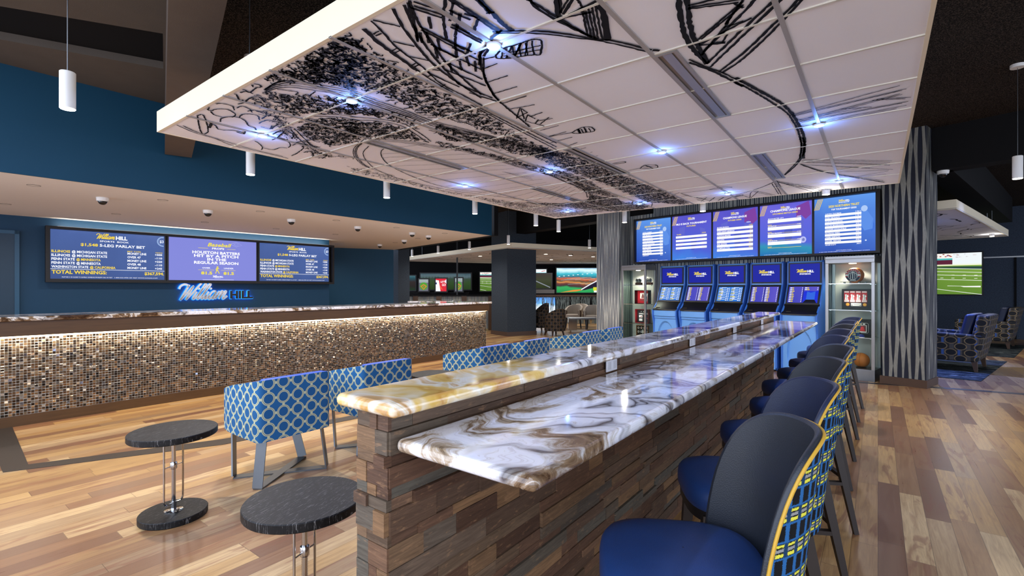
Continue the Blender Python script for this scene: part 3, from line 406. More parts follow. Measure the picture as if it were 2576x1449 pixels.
def m_ovals(name,bg,oval,line,stripe):
    t=NT(name); u,v,_=t.xyz(t.co('UV')); res=t.mix(t.M('GREATER_THAN',t.M('FRACT',t.M('DIVIDE',u,.085)),.55),bg,'#2a2622')
    st=t.M('LESS_THAN',t.M('FRACT',t.M('DIVIDE',u,.17)),.16); res=t.mix(st,res,stripe)
    for ox,oy in ((0,0),(.5,.5)):
        fx=t.M('SUBTRACT',t.M('FRACT',t.M('ADD',t.M('DIVIDE',u,.2),ox)),.5); fy=t.M('SUBTRACT',t.M('FRACT',t.M('ADD',t.M('DIVIDE',v,.2),oy)),.5)
        d=t.M('SQRT',t.M('ADD',t.M('MULTIPLY',fx,fx),t.M('MULTIPLY',t.M('MULTIPLY',fy,fy),1.3)))
        res=t.mix(t.M('LESS_THAN',d,.33),res,line); res=t.mix(t.M('LESS_THAN',d,.27),res,oval)
    t.set(base=res,rough=.7,spec=.3); return t.m
def m_leather(name,c,c2):
    t=NT(name); v=t.co(); n=t.noise(v,9,3); vo=t.node('ShaderNodeTexVoronoi'); t.L(v,vo.inputs['Vector']); vo.inputs['Scale'].default_value=330
    t.set(base=t.mix(n,c,c2),rough=t.M('MULTIPLY_ADD',n,.15,.33),spec=.5); t.bump(vo.outputs['Distance'],.16,.002); return t.m
def m_blackwood():
    t=NT('black_ash'); x,y,z=t.xyz(t.co())
    n=t.noise(t.comb(t.M('MULTIPLY',x,260.0),t.M('MULTIPLY',y,22.0),t.M('MULTIPLY',z,22.0)),1.0,4,.7,.6)
    t.set(base=t.ramp(n,[(.50,'#0c0b0b'),(.58,'#171615'),(.70,'#7a7774')]),rough=.5,spec=.3); t.bump(n,.3,.002); return t.m
def m_speckle(name,a,b,scale=85):
    t=NT(name); n=t.noise(t.co(),scale,2,.6); t.set(base=t.ramp(n,[(.45,a),(.68,b)]),rough=.9,spec=.1); t.bump(n,.5,.01); return t.m
def m_weavewall(name,a,b):
    t=NT(name); u,v,_=t.xyz(t.co('UV')); n=t.noise(t.comb(t.M('MULTIPLY',u,30.0),t.M('MULTIPLY',v,160.0)),1.0,3,.7); n2=t.noise(t.comb(t.M('MULTIPLY',u,170.0),t.M('MULTIPLY',v,28.0)),1.0,3,.7)
    t.set(base=t.mix(t.M('MULTIPLY_ADD',t.M('ADD',n,n2),2.2,-1.7,clamp=True),a,b),rough=.85,spec=.15); return t.m
def m_darkwood(name,a,b,ax=1):
    t=NT(name); x,y,z=t.xyz(t.co()); s=[40.0,40.0,40.0]; s[ax]=2.2
    n=t.noise(t.comb(t.M('MULTIPLY',x,s[0]),t.M('MULTIPLY',y,s[1]),t.M('MULTIPLY',z,s[2])),1.0,4,.6,.8)
    t.set(base=t.mix(n,a,b),rough=.4,spec=.4); return t.m
def m_stripes(name,cols,sc_=22):
    t=NT(name); u,v,_=t.xyz(t.co('UV')); n=t.noise(t.comb(t.M('MULTIPLY',u,sc_),t.M('MULTIPLY',v,.6)),1.0,4,.75,.5)
    n2=t.noise(t.comb(t.M('MULTIPLY',u,sc_*3),t.M('MULTIPLY',v,9.0)),1.0,3,.7)
    t.set(base=t.mix(t.M('MULTIPLY',n2,.5),t.ramp(n,[(.25+.5*i/(len(cols)-1),c) for i,c in enumerate(cols)]),'#1a1a18'),rough=.6); return t.m
def m_rug():
    t=NT('rug_pile'); x,y,z=t.xyz(t.co()); n=t.noise(t.comb(t.M('MULTIPLY',x,1.3),t.M('MULTIPLY',y,5.0)),1.6,5,.65,1.8)
    t.set(base=t.ramp(n,[(.3,'#0d1014'),(.48,'#1a2022'),(.53,'#4d5250'),(.58,'#1a2124'),(.68,'#8d918b'),(.74,'#22303f'),(.9,'#101318')]),rough=.95,spec=.1); return t.m
def m_blend(name,stops,sc_=3,ang=(1,0),es=1.0,noise=.35):    # a displayed picture with soft colour fields
    t=NT(name); x,y,z=t.xyz(t.co()); f=t.M('ADD',t.M('MULTIPLY',x,ang[0]),t.M('MULTIPLY',z,ang[1]))
    n=t.noise(t.comb(t.M('MULTIPLY',x,sc_),0.0,t.M('MULTIPLY',z,sc_)),1.0,3,.5,.3)
    c=t.ramp(t.M('ADD',f,t.M('MULTIPLY_ADD',n,noise,-noise/2)),stops)
    t.set(base='#000000',rough=.35,spec=.15,emit=c,es=es); return t.m

FLOOR=m_floor(); ONYX=m_onyx('onyx_slab',4.0); ONYXL=m_onyx('onyx_ledge',12.6,1.0,-2.05); ONYX2=m_onyx('onyx_slab_reception',21.3,1.6); CLAD=m_cladding(); MOS=m_mosaic()
WAVE=m_wave('wave_relief',.165,1.25,.185,'#676965','#1b2233','#a09e94'); WAVES=m_wave('wave_relief_fine',.085,1.7,.15,'#a4adb2','#46556f','#cbcabd')
RING=m_rings('ring_fabric',.115,'#24649a','#205d92','#c9cba0'); RING2=m_rings('ring_fabric_far',.115,'#16365c','#1d3f66','#a58f63'); WEAVE=m_weave()
OVAL=m_ovals('oval_fabric','#4a4642','#17181c','#7d6a4b','#34528a'); OVAL2=m_ovals('oval_fabric_brown','#332a22','#121214','#6e5536','#2b3547')
LBLUE=m_leather('blue_leather','#15305f','#1c3f78'); LDARK=m_leather('charcoal_leather','#26292b','#1d2330'); LNAVY=m_leather('navy_leather','#1b2848','#1a2033')
BASH=m_blackwood(); SPECK=m_speckle('sprayed_ceiling','#141110','#51473f'); DARK=mat('dark_paint','#0d0d0f',.8,spec=.2); BEAMM=mat('beam_paint','#5c5149',.85,spec=.15,vary=.15,scale=6,bump=.2)
CEILB=mat('brown_ceiling_paint','#58514a',.85,spec=.15,vary=.12,scale=4,bump=.2,bscale=120); BLUEW=mat('blue_wall_paint','#11445f',.55,spec=.3,vary=.06,scale=2,bump=.05); BLUEW2=mat('blue_back_wall','#133a55',.55,spec=.3,vary=.06,scale=2,bump=.05)
SOFF=mat('soffit_paint','#e2d8cd',.8,spec=.2,vary=.02); TILE=mat('cloud_tile','#f4f2f4',.8,spec=.2,vary=.02,scale=3,bump=.06); FASC=mat('cloud_fascia','#ece0c4',.6,spec=.3,vary=.02)
TBAR=mat('grid_bar','#d9d4c4',.45,spec=.4); TBARG=mat('main_grid_bar','#a29d98',.45,spec=.4); INK=mat('black_ink','#0a0d14',.7,spec=.2)
WOODD=m_darkwood('walnut_trim','#3a2818','#5c4127'); WOODB=mat('base_board_brown','#4a3527',.5); NAVYW=m_weavewall('navy_wall_cloth','#2b323e','#4d5868'); CHARW=m_weavewall('charcoal_wall_cloth','#23292f','#454d56')
CHROME=mat('chrome','#c8c8c8',.12,metal=1.0,vary=.02); STEEL=mat('brushed_steel','#8d9194',.32,metal=1.0,vary=.08); ALU=mat('aluminium','#a8a8a6',.35,metal=.9,vary=.05); LEGW=mat('stool_leg_wood','#231810',.45,vary=.2,scale=30)
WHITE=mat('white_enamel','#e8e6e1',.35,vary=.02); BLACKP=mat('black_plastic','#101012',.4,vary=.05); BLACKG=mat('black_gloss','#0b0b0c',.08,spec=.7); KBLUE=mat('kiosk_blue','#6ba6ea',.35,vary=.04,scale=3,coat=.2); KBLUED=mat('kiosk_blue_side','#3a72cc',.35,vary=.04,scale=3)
YEL=mat('yellow_welt','#c79a2e',.6); GROUT=mat('mosaic_grout','#a9a69e',.8,vary=.1); INLAY=mat('dark_floor_inlay','#2a2420',.4,vary=.15,scale=8); OFFW=mat('cabinet_back','#c9c5bd',.6,vary=.03)
CREAM=mat('cream_upholstery','#b5aa9b',.85,vary=.06,scale=60); RUG=m_rug(); FRAMEB=mat('bronze_frame','#1d1a18',.45,metal=.3)
def glass(name,tint='#ffffff'):
    t=NT(name); t.t.nodes.remove(t.b)
    a=t.node('ShaderNodeBsdfTransparent'); a.inputs[0].default_value=S(tint); g=t.node('ShaderNodeBsdfGlossy'); g.inputs['Roughness'].default_value=.03; g.inputs[0].default_value=(.8,.85,.85,1)
    mx=t.node('ShaderNodeMixShader'); lw=t.node('ShaderNodeLayerWeight'); lw.inputs[0].default_value=.25
    t.L(t.M('MULTIPLY_ADD',lw.outputs['Fresnel'],.16,.0),mx.inputs[0]); t.L(a.outputs[0],mx.inputs[1]); t.L(g.outputs[0],mx.inputs[2]); t.L(mx.outputs[0],t.out.inputs[0]); return t.m
GLASS=glass('clear_glass','#eef4f2'); GEDGE=mat('glass_edge','#a9c3ba',.15,spec=.7)
LAMP=emi('lamp_white','#fff4e0',14.0,'#ffffff'); LAMPB=emi('lamp_blue','#5fd0ff',16.0,'#ffffff'); LAMPS=emi('led_strip_warm','#ffd9a0',9.0,'#ffffff'); LAMPC=emi('cabinet_lamp','#ffe9d0',10.0,'#ffffff'); HALO=emi('sign_halo','#2a9cff',1.5)
# ------------------------------------------------------------------ camera, world
YAW=math.radians(37.08)
cam=bpy.data.cameras.new('camera'); camo=bpy.data.objects.new('camera',cam); COL.objects.link(camo)
cam.sensor_fit='HORIZONTAL'; cam.sensor_width=36; cam.lens=36*1218/2576; cam.shift_y=(726-724.5)/2576*1.0
camo.location=(0,0,1.5); camo.rotation_euler=(PI/2,0,YAW); cam.clip_start=.02; cam.clip_end=200
sc.camera=camo
w=bpy.data.worlds.new('venue_ambience'); sc.world=w; w.use_nodes=True
w.node_tree.nodes['Background'].inputs[0].default_value=(.80,.90,1.12,1); w.node_tree.nodes['Background'].inputs[1].default_value=3.0
sc.view_settings.view_transform='Standard'; sc.view_settings.look='None'; sc.view_settings.exposure=0.12; sc.view_settings.gamma=1.0; sc.view_settings.use_curve_mapping=False
LS=1.7
def light(kind,loc,power,color=(1,1,1),size=.05,rot=(0,0,0),spot=100,blend=.6,sy=None,name='lamp_or_fill_light'):
    l=bpy.data.lights.new(name,kind); l.energy=power*LS; l.color=color
    if kind=='AREA':
        l.shape='RECTANGLE' if sy else 'SQUARE'; l.size=size
        if sy: l.size_y=sy
    else: l.shadow_soft_size=size
    if kind=='SPOT': l.spot_size=math.radians(spot); l.spot_blend=blend
    o=bpy.data.objects.new(name,l); COL.objects.link(o); o.location=loc; o.rotation_euler=rot; return o
WARM=(1,.93,.84); NEUT=(1,.96,.93); BLUE=(.10,.30,1.0); COOL=(.75,.85,1)

# ------------------------------------------------------------------ room shell
b=MB(); b.box(-26,-5,-.1,14,34,0); struct(b.build('floor',FLOOR),'warm mixed-tone hardwood plank floor')
b=MB(); b.prism([(-7.64,2.55),(1.0,-.10),(1.0,-.6),(14,-.6),(14,9.2),(-7.6,9.2)],3.95,4.1); b.box(-27,9.2,3.95,14,34,4.1); struct(b.build('ceiling',SPECK),'black sprayed acoustic ceiling high above the bar')
# brown ceiling bay left of the first beam with a deep dark recess in it
F0=(-7.80,-3.0); F1=(-7.462,9.06)
b=MB(); b.prism([(-7.78,-1.0),(-7.64,2.42),(-7.5,2.36),(-6.43,1.985),(-7.6,-.65),(-7.76,-1.0)],3.98,4.2); b.prism([(-7.5,2.36),(-5.40,1.70),(-5.549,1.71),(-6.43,1.985)],3.98,4.2)
b.prism([(-5.549,1.71),(-5.40,1.70),(1.0,-.28),(1.0,-.6),(-6.86,-.6),(-6.152,.681)],3.98,4.2)
struct(b.build('ceiling_bay',CEILB),'brown painted ceiling bay above the blue wall')
b=MB(); b.prism([(-5.5,1.75),(-6.5,2.05),(-7.7,-.65),(-6.86,-.7)],4.06,4.1); struct(b.build('ceiling_recess',DARK),'dark recessed slot in the brown ceiling bay')
# beams
def beam(name,p0,p1,wd,z0,z1,m,label):
    p0=Vector(p0);p1=Vector(p1); d=(p1-p0).normalized(); n=Vector((-d.y,d.x))*wd
    b=MB(); b.prism([tuple(p0),tuple(p1),tuple(p1+n),tuple(p0+n)],z0,z1); return struct(b.build(name,m),label)
beam('ceiling_beam',(-7.62,2.37),(.4,-.09),.30,3.3,4.2,BEAMM,'dusty brown ceiling beam running from the blue wall over the white panel')
beam('ceiling_beam',(.66,9.78),(9,7.5),.3,3.3,3.95,DARK,'black ceiling beam right of the wave-clad column, security camera under it')
beam('ceiling_beam',(.9,9.9),(2.9,18.6),.35,3.3,3.95,DARK,'black ceiling beam running back over the right-hand lounge')
beam('ceiling_beam',(-9.3,12.4),(-4.2,10.9),.35,3.25,3.95,DARK,'black ceiling beam between the charcoal pillar and the screen wall')
beam('ceiling_beam',(-12.9,10.62),(-7.5,9.2),.12,2.80,3.95,DARK,'thin black edge closing the soffit of the betting counter')
# upper blue fascia wall and beige soffit
b=MB(); b.prism([F0,F1,(F1[0]-.03,F1[1]+.01),(F0[0]-.03,F0[1])],2.786,4.2); struct(b.build('wall_left_upper',BLUEW),'deep blue upper wall above the beige soffit')
b=MB(); b.prism([(-7.83,-3.0),(-7.492,9.07),(-12.87,10.49),(-13.9,8.7),(-13.9,-3)],2.79,2.9); struct(b.build('ceiling_soffit',SOFF),'beige soffit over the betting counter with dome cameras and recessed lights')
BW0=Vector((-12.52,-3.0)); BW1=Vector((-11.645,7.342)); BD=(BW1-BW0).normalized(); BROT=math.atan2(BD.y,BD.x); BN=Vector((BD.y,-BD.x))
b=MB(); b.prism([tuple(BW0),tuple(BW1),tuple(BW1-BN*1.9+BD*.9),tuple(BW0-BN*1.9)],0,2.79); struct(b.build('wall_left',BLUEW2),'blue wall carrying the three odds displays')
b=MB(); b.prism([(-13.75,8.62),(-12.84,10.46),(-13.0,10.55),(-14.0,8.7)],0,2.79); b.prism([(-13.55,7.6),(-13.75,8.62),(-14,8.7),(-14,7.6)],0,2.79); struct(b.build('wall_left_far',BLUEW),'blue return wall set back right of the odds displays')
def bwp(y,off=0.0,z=0.0):    # point on the back wall at world y
    t=(y-BW0.y)/BD.y; p=BW0+BD*t+BN*off; return (p.x,p.y,z)
# door
r=thing('door_1','dark blue flush door with blue frame at the left end of the blue wall','door',bwp(1.58),BROT); r['kind']='structure'
b=MB(); b.box(-1.0,-.035,0,-.06,.0,2.46); b.build('door_leaf',mat('door_blue','#123247',.5),r)
b=MB(); b.box(-.06,-.05,0,0,.01,2.52); b.box(-1.06,-.05,0,-1.0,.01,2.52); b.box(-1.06,-.05,2.46,0,.01,2.52); b.build('door_frame',mat('frame_blue','#1b4a66',.45),r)
# floor inlays
for nm,poly,lab in (('trim_1',[(-7.62,.93),(-5.775,.806),(-5.69,.647),(-7.62,.72)],'dark inlaid floor strip leading to the betting counter'),
  ('trim_2',[(-5.775,.806),(-5.69,.647),(-5.02,2.03),(-4.80,3.3),(-4.66,5.2),(-4.60,8.5),(-4.75,8.5),(-4.83,5.2),(-4.97,3.3),(-5.21,2.10)],'dark inlaid floor strip running behind the blue chairs'),
  ('trim_3',[(-.9,9.45),(-.04,9.49),(.696,9.66),(1.65,9.80),(3.5,10.1),(3.5,10.24),(1.65,9.93),(.69,9.79),(-.04,9.61),(-.9,9.57)],'dark inlaid floor strip passing the wave-clad column')):
    b=MB(); b.prism(poly,0.0005,.003); struct(b.build(nm,INLAY),lab)

# screen wall (rotated frame: s runs left along the wall, off runs back)
WA=Vector((-.041,9.669)); WD=Vector((-.97949,.20149)); WN=Vector((.20149,.97949)); WROT=-math.radians(11.63)
def wp(s,off=0.0,z=0.0):
    p=WA+WD*s+WN*off; return (p.x,p.y,z)
def wquad(s0,s1,o0,o1): return [wp(s0,o0)[:2],wp(s1,o0)[:2],wp(s1,o1)[:2],wp(s0,o1)[:2]]
def wstruct(name,s0,s1,o0,o1,z0,z1,m,lab):
    b=MB(); b.box(-s1,o0,z0,-s0,o1,z1); return struct(b.build(name,m,None,(WA.x,WA.y,0),WROT),lab)
wstruct('wall_screens',-.2,5.0,.46,.75,0,3.95,WAVES,'rippled silver and navy wall behind the betting terminals')
c=struct(MB().box(-5.60,-.02,.14,-4.93,.7,3.95).build('column',WAVES,None,(WA.x,WA.y,0),WROT),'silver and blue wave-relief column left of the left display cabinet')
b=MB(); b.box(-5.62,-.04,0,-4.91,.7,.14); b.build('column_base',WOODB,c,(0,0,0))
# right column
CA=Vector((.026,9.682)); CB=Vector((.577,9.524)); CC=Vector((.722,10.108))
cw=(CB-CA).length; crot=math.atan2((CB-CA).y,(CB-CA).x); cdp=(CC-CB).length
c=struct(MB().box(.02,0.02,.12,cw-.0,cdp,3.95).build('column',WAVE,None,(CA.x,CA.y,0),crot),'tall silver wave-relief column right of the right display cabinet')
b=MB(); b.box(0,-.012,0,cw+.012,cdp+.01,.12); b.build('column_base',WOODB,c)
# charcoal pillar in the middle
P0=Vector((-9.299,12.056)); P1=Vector((-8.872,13.037)); P2=Vector((-10.161,12.322)); P3=P1+(P2-P0)
c=struct(MB().prism([tuple(P0),tuple(P1),tuple(P3),tuple(P2)],.0,3.95).build('pillar',CHARW),'square charcoal cloth pillar between counter and screen wall')
ce=(P0+P1+P2+P3)/4
b=MB(); b.prism([tuple(ce+(p-ce)*1.03) for p in (P0,P1,P3,P2)],0,.13); b.build('pillar_base',WOODB,c)
c=struct(MB().box(-13.35,10.75,0,-12.95,11.25,2.9).build('pillar',CHARW),'narrow charcoal pillar at the end of the blue wall')
# right-hand room: far navy wall
RW=Vector((3.265,20.5)); rr=WROT
struct(MB().box(-9,0,0,9,.2,3.95).build('wall_right_far',NAVYW,None,(RW.x,RW.y,0),rr),'navy cloth wall of the right-hand lounge')
b=MB(); b.box(-9,-.05,2.43,9,0,2.47); struct(b.build('trim_4',ALU,None,(RW.x,RW.y,0),rr),'thin pale rail along the navy wall')
b=MB(); b.box(-.03,-.025,0,.02,0,2.43); struct(b.build('trim_5',DARK,None,(RW.x,RW.y,0),rr),'dark vertical panel joint on the navy wall')
# far end of the big room
FARO=Vector((-15.1,19.95)); frot=math.radians(37)
struct(MB().box(-13,0,0,14,.3,3.95).build("wall_far",DARK,None,(FARO.x,FARO.y,0),frot),'black wall at the far end of the room')
# ------------------------------------------------------------------ suspended ceiling cloud
CX0,CY0,CZ,TL=-4.63,1.324,2.76,.61
CXE=CX0+7.93*TL; CYS=CY0+.10*TL; CYE=CY0+9.98*TL
def gx(i): return CX0+i*TL
def gy(j): return CY0+j*TL
t=thing('ceiling_cloud','large white suspended ceiling panel above the bar, printed with a black ink stadium drawing','ceiling panel',(0,0,CZ))
b=MB(); b.box(CX0+.02,CYS+.02,.004,CXE-.02,CYE-.02,.06); b.build('tile_panel',TILE,t)
b=MB(); h=.165
b.box(CX0,CYS,0,CX0+.02,CYE,h); b.box(CXE-.02,CYS,0,CXE,CYE,h); b.box(CX0+.02,CYS,0,CXE-.02,CYS+.02,h); b.box(CX0+.02,CYE-.02,0,CXE-.02,CYE,h); b.build('fascia',FASC,t)
b=MB()
for i in range(1,8): MB().box(gx(i)-.012,CYS,-.004,gx(i)+.012,CYE-.02,.004).build('main_grid_bar',TBARG,t)
for j in range(1,10): MB().box(CX0+.02,gy(j)-.0075,-.003,CXE-.02,gy(j)+.0075,.004).build('cross_grid_bar',TBAR,t)
for i,j in ((1.5,.6),(6.5,.6),(1.5,9.5),(6.5,9.5),(1.5,5),(6.5,5)): MB().tube([(gx(i),gy(j),.05),(gx(i),gy(j),3.96-CZ)],.004,6).build('hanger_wire',STEEL,t)
FIX=[(6.0,6.2,2,4),(1.80,2.0,2,4),(3.86,4.06,4,6),(6.02,6.22,6,8.1),(1.86,2.06,6,7.85)]
def infix(x,y):
    for a,c,e,f in FIX:
        if gx(a)-.01<x<gx(c)+.01 and gy(e)-.01<y<gy(f)+.01: return True
    return False
# ink drawing: strokes given in plan millimetres
class Ink:
    def __init__(s): s.v=[];s.f=[]
    def rib(s,pts,w,z=-.0012):
        run=[]
        for p in pts:
            ok=CX0+.03<p[0]<CXE-.03 and CYS+.03<p[1]<CYE-.03 and not infix(*p)
            if ok: run.append(p)
            else: s._r(run,w,z); run=[]
        s._r(run,w,z)
    def _r(s,pts,w,z):
        n=len(pts)
        if n<2: return
        o=len(s.v)
        for i,p in enumerate(pts):
            a=pts[max(i-1,0)];b=pts[min(i+1,n-1)]; dx,dy=b[0]-a[0],b[1]-a[1]; l=math.hypot(dx,dy) or 1
            ww=w*RN.uniform(.75,1.25)/2; nx,ny=-dy/l*ww,dx/l*ww
            s.v+=[(p[0]+nx,p[1]+ny,z),(p[0]-nx,p[1]-ny,z)]
        for i in range(n-1): s.f.append((o+2*i,o+2*i+2,o+2*i+3,o+2*i+1))
ink=Ink()
def jit(pts,step=.018,a=.0022):
    o=[]
    for i in range(len(pts)-1):
        l=math.hypot(pts[i+1][0]-pts[i][0],pts[i+1][1]-pts[i][1]); n=max(1,int(l/step))
        for k in range(n):
            t_=k/n; o.append((pts[i][0]+(pts[i+1][0]-pts[i][0])*t_+RN.uniform(-a,a),pts[i][1]+(pts[i+1][1]-pts[i][1])*t_+RN.uniform(-a,a)))
    o.append(pts[-1]); return o
for st in STROKES:
    q=[(st[k]/1000,st[k+1]/1000) for k in range(1,len(st),2)]
    if len(q)>2: q=bez(q,6)
    ink.rib(jit(q),st[0]/1000*1.25)
def inside(p,poly):
    c=False;j=len(poly)-1
    for i in range(len(poly)):
        if (poly[i][1]>p[1])!=(poly[j][1]>p[1]) and p[0]<(poly[j][0]-poly[i][0])*(p[1]-poly[i][1])/(poly[j][1]-poly[i][1])+poly[i][0]: c=not c
        j=i
    return c
for rg in REGIONS:
    sz=rg[0]/1000; den=rg[1]/100
    poly=[(rg[k]/1000,rg[k+1]/1000) for k in range(2,len(rg),2)]
    xs=[p[0] for p in poly]; ys=[p[1] for p in poly]
    st=sz*.55/math.sqrt(den); y=min(ys)
    while y<max(ys):
        x=min(xs)
        while x<max(xs):
            p=(x+RN.uniform(-.5,.5)*st,y+RN.uniform(-.5,.5)*st)
            if inside(p,poly):
                a=RN.uniform(0,2*PI); q=[p]
                for k in range(RN.choice((3,4,5))):
                    a+=RN.uniform(-1.5,1.5); q.append((q[-1][0]+math.cos(a)*sz*.3,q[-1][1]+math.sin(a)*sz*.3))
                ink.rib(bez(q,3),RN.uniform(.006,.013) if den>.8 else .007)
            x+=st
        y+=st
me=bpy.data.meshes.new('ink_drawing'); me.from_pydata(ink.v,[],ink.f); me.materials.append(INK); me.update()
o=bpy.data.objects.new('ink_drawing',me); COL.objects.link(o); o.parent=t; o['label']='black ink drawing of a crowded ballpark'
# recessed linear fixtures
FXL=['long recessed linear light near the front right of the ceiling panel, under the drawn arch','recessed linear light over the drawn outfield at the left of the ceiling panel','recessed linear light amid the drawn crowd at the middle of the ceiling panel','short-looking recessed linear light at the right end of the ceiling panel','recessed linear light at the far left end of the drawn playing field']
LENS=mat('unlit_lens','#8d92a8',.25,vary=.03)
for (a,c,e,f),lb in zip(FIX,FXL):
    r=thing('linear_light',lb,'ceiling light',((gx(a)+gx(c))/2,(gy(e)+gy(f))/2,CZ),0,'linear lights in the ceiling panel')
    hw=(gx(c)-gx(a))/2; hl=(gy(f)-gy(e))/2-.01
    b=MB()
    for s_ in (-1,1): b.box(min(s_*hw,s_*(hw-.018)),-hl,-.007,max(s_*hw,s_*(hw-.018)),hl,.003); b.box(-hw+.018,min(s_*hl,s_*(hl-.015)),-.007,hw-.018,max(s_*hl,s_*(hl-.015)),.003)
    b.build('trim_frame',ALU,r)
    b=MB(); b.box(-hw+.018,-hl+.015,.0,hw-.018,hl-.015,.003); b.build('reflector',mat('grey_reflector','#7b7268',.3,metal=.6),r)
    b=MB(); b.box(-.02,-hl+.015,-.004,.03,hl-.015,-.0005); b.build('lens',LENS,r)
# blue spots
def rect_label(i,j):
    ii={1:'left row',3:'second row from the left',5:'third row from the left',7:'rightmost row'}[i]; jj={1:'nearest',5:'middle',9:'farthest'}[j]
    return 'blue glowing spotlight, %s of the ceiling panel, %s one'%(ii,jj)
proto=None
for i in (1,3,5,7):
    for j in (1,5,9):
        if (i,j)==(7,1): continue
        loc=(gx(i),gy(j),CZ-.004)
        if proto is None:
            proto=thing('blue_spotlight',rect_label(i,j),'spotlight',loc,0,'blue spotlights in the ceiling panel')
            b=MB(); b.lathe([(.034,-.012),(.038,-.008),(.038,0)],20); b.build('trim_ring',WHITE,proto)
            b=MB(); b.lathe([(.001,-.020),(.018,-.017),(.027,-.0125)],20,cap=False); b.build('lens',LAMPB,proto)
        else: copy_tree(proto,loc,None,rect_label(i,j))
        light('POINT',(gx(i),gy(j),CZ-.055),1.5,(.12,.30,1),.02)
        light('SPOT',(gx(i),gy(j),CZ-.03),30,(.35,.5,1),.03,(0,0,0),110,.8)
# second cloud in right-hand lounge
def small_cloud(name,label,pts,z,h,lab2):
    r=thing(name,label,'ceiling panel',(0,0,z)); c=sum((Vector(p) for p in pts),Vector((0,0)))/len(pts)
    b=MB(); b.prism(pts,.0,.02); b.build('tile_panel',TILE,r)
    b=MB()
    for k in range(len(pts)):
        p=Vector(pts[k]);q=Vector(pts[(k+1)%len(pts)]); d=(q-p).normalized(); n=Vector((-d.y,d.x))*.03
        if (c-p).dot(n)<0: n=-n
        b.prism([tuple(p),tuple(q),tuple(q+n),tuple(p+n)],-.004,h)
    b.build('fascia',FASC,r)
    for k in range(len(pts)):
        p=Vector(pts[k])*.85+c*.15; MB().tube([(p.x,p.y,.02),(p.x,p.y,3.96-z)],.005,6).build('hanger_wire',STEEL,r)
    k=Ink(); 
    U=Vector(pts[1])-Vector(pts[0]); W=Vector(pts[-1])-Vector(pts[0])
    for n_ in range(200):
        u=RN.uniform(.05,.95); v=min(.95,max(.05,RN.gauss(.5,.22))); p=Vector(pts[0])+U*u+W*v; a=RN.uniform(-.5,.5)+math.atan2(W.y,W.x)+PI/2; q=[(p.x,p.y)]
        for m in range(4): a+=RN.uniform(-.7,.7); q.append((q[-1][0]+math.cos(a)*.16,q[-1][1]+math.sin(a)*.16))
        q=bez(q,3); k._r(q,RN.uniform(.01,.035),-.0015)
    me=bpy.data.meshes.new('ink_drawing'); me.from_pydata(k.v,[],k.f); me.materials.append(INK); me.update()
    o=bpy.data.objects.new('ink_drawing',me); COL.objects.link(o); o.parent=r
    return r
small_cloud('ceiling_cloud','smaller white ceiling panel with ink drawing over the right-hand lounge',[(.988,10.317),(2.50,16.45),(-1.6,17.3),(-3.1,11.2)],2.76,.15,'')
small_cloud('ceiling_cloud','wide white ceiling panel far behind the charcoal pillar',[(-9.0,11.9),(-5.4,20.3),(-13.1,23.3),(-17.4,14.6)],2.76,.16,'')
proto2=copy_tree(proto,(.47,12.05,2.752),None,'single blue glowing spotlight on the smaller ceiling panel of the right-hand lounge')
proto2['group']='blue spotlight of the lounge panel'
light('POINT',(.47,12.05,2.70),3,BLUE,.02); light('SPOT',(.47,12.05,2.72),420,(.14,.25,1),.03,(0,0,0),120,.8)

# ------------------------------------------------------------------ pendants
ZB=2.70; PL_=.25; PR=.043; CEIL=3.95
pend=None
PND=[(-4.327,.792,'white cylinder pendant hanging alone in front of the blue wall at far left',.0),(-5.284,2.413,'white cylinder pendant below the front left edge of the ceiling panel, nearest of its row',0),
(-5.19,4.115,'white cylinder pendant, second along the left edge of the ceiling panel',0),(-5.17,5.852,'white cylinder pendant, third along the left edge of the ceiling panel',0),
(-5.214,7.655,'white cylinder pendant just left of the far corner of the ceiling panel',0),(-5.38,8.75,'white cylinder pendant hanging just behind the far left corner of the ceiling panel',0),
(-8.017,10.446,'white cylinder pendant hanging in front of the charcoal pillar',0),(-6.81,12.815,'white cylinder pendant on a long cord left of the rippled screen wall',0),
(-10.04,11.109,'white cylinder pendant left of the charcoal pillar, nearest to it',0),(-11.90,11.59,'white cylinder pendant behind the soffit edge, middle one of three',0),(-13.85,12.154,'white cylinder pendant behind the soffit edge, farthest left of three',0),
(-3.677,8.258,'white cylinder pendant in front of the leftmost odds screen of the screen wall',0),(-2.174,7.801,'white cylinder pendant in front of the middle odds screen of the screen wall',0),(-.529,7.363,'white cylinder pendant tip showing above the rightmost odds screen',0),
(1.219,7.559,'white cylinder pendant on a cord at the far right under the black ceiling',0),(2.1,15.6,'small white pendant at the corner of the lounge ceiling panel',0)]
for k,(x,y,lb,_) in enumerate(PND):
    top=CEIL
    if pend is None:
        pend=thing('pendant_light',lb,'pendant lamp',(x,y,ZB),0,'white cylinder pendants')
        b=MB(); b.lathe([(PR,.004),(PR,PL_-.004),(PR-.004,PL_)],24); b.build('lamp_cylinder',WHITE,pend)
        b=MB(); b.lathe([(PR-.004,0),(PR-.004,.003)],24); b.build('lens',LAMP,pend)
        b=MB(); b.tube([(0,0,PL_),(0,0,CEIL-ZB-.03)],.003,6); b.build('cord',STEEL,pend)
        b=MB(); b.lathe([(.06,CEIL-ZB-.035),(.062,CEIL-ZB-.03),(.062,CEIL-ZB)],24); b.build('canopy',WHITE,pend)
    else: copy_tree(pend,(x,y,ZB),None,lb)
    light('SPOT',(x,y,ZB-.02),92 if k<6 else 52,WARM if k<6 else NEUT,.04,(0,0,0),168,1.0)
    light('POINT',(x,y,ZB-.05),2.2,NEUT,.03)
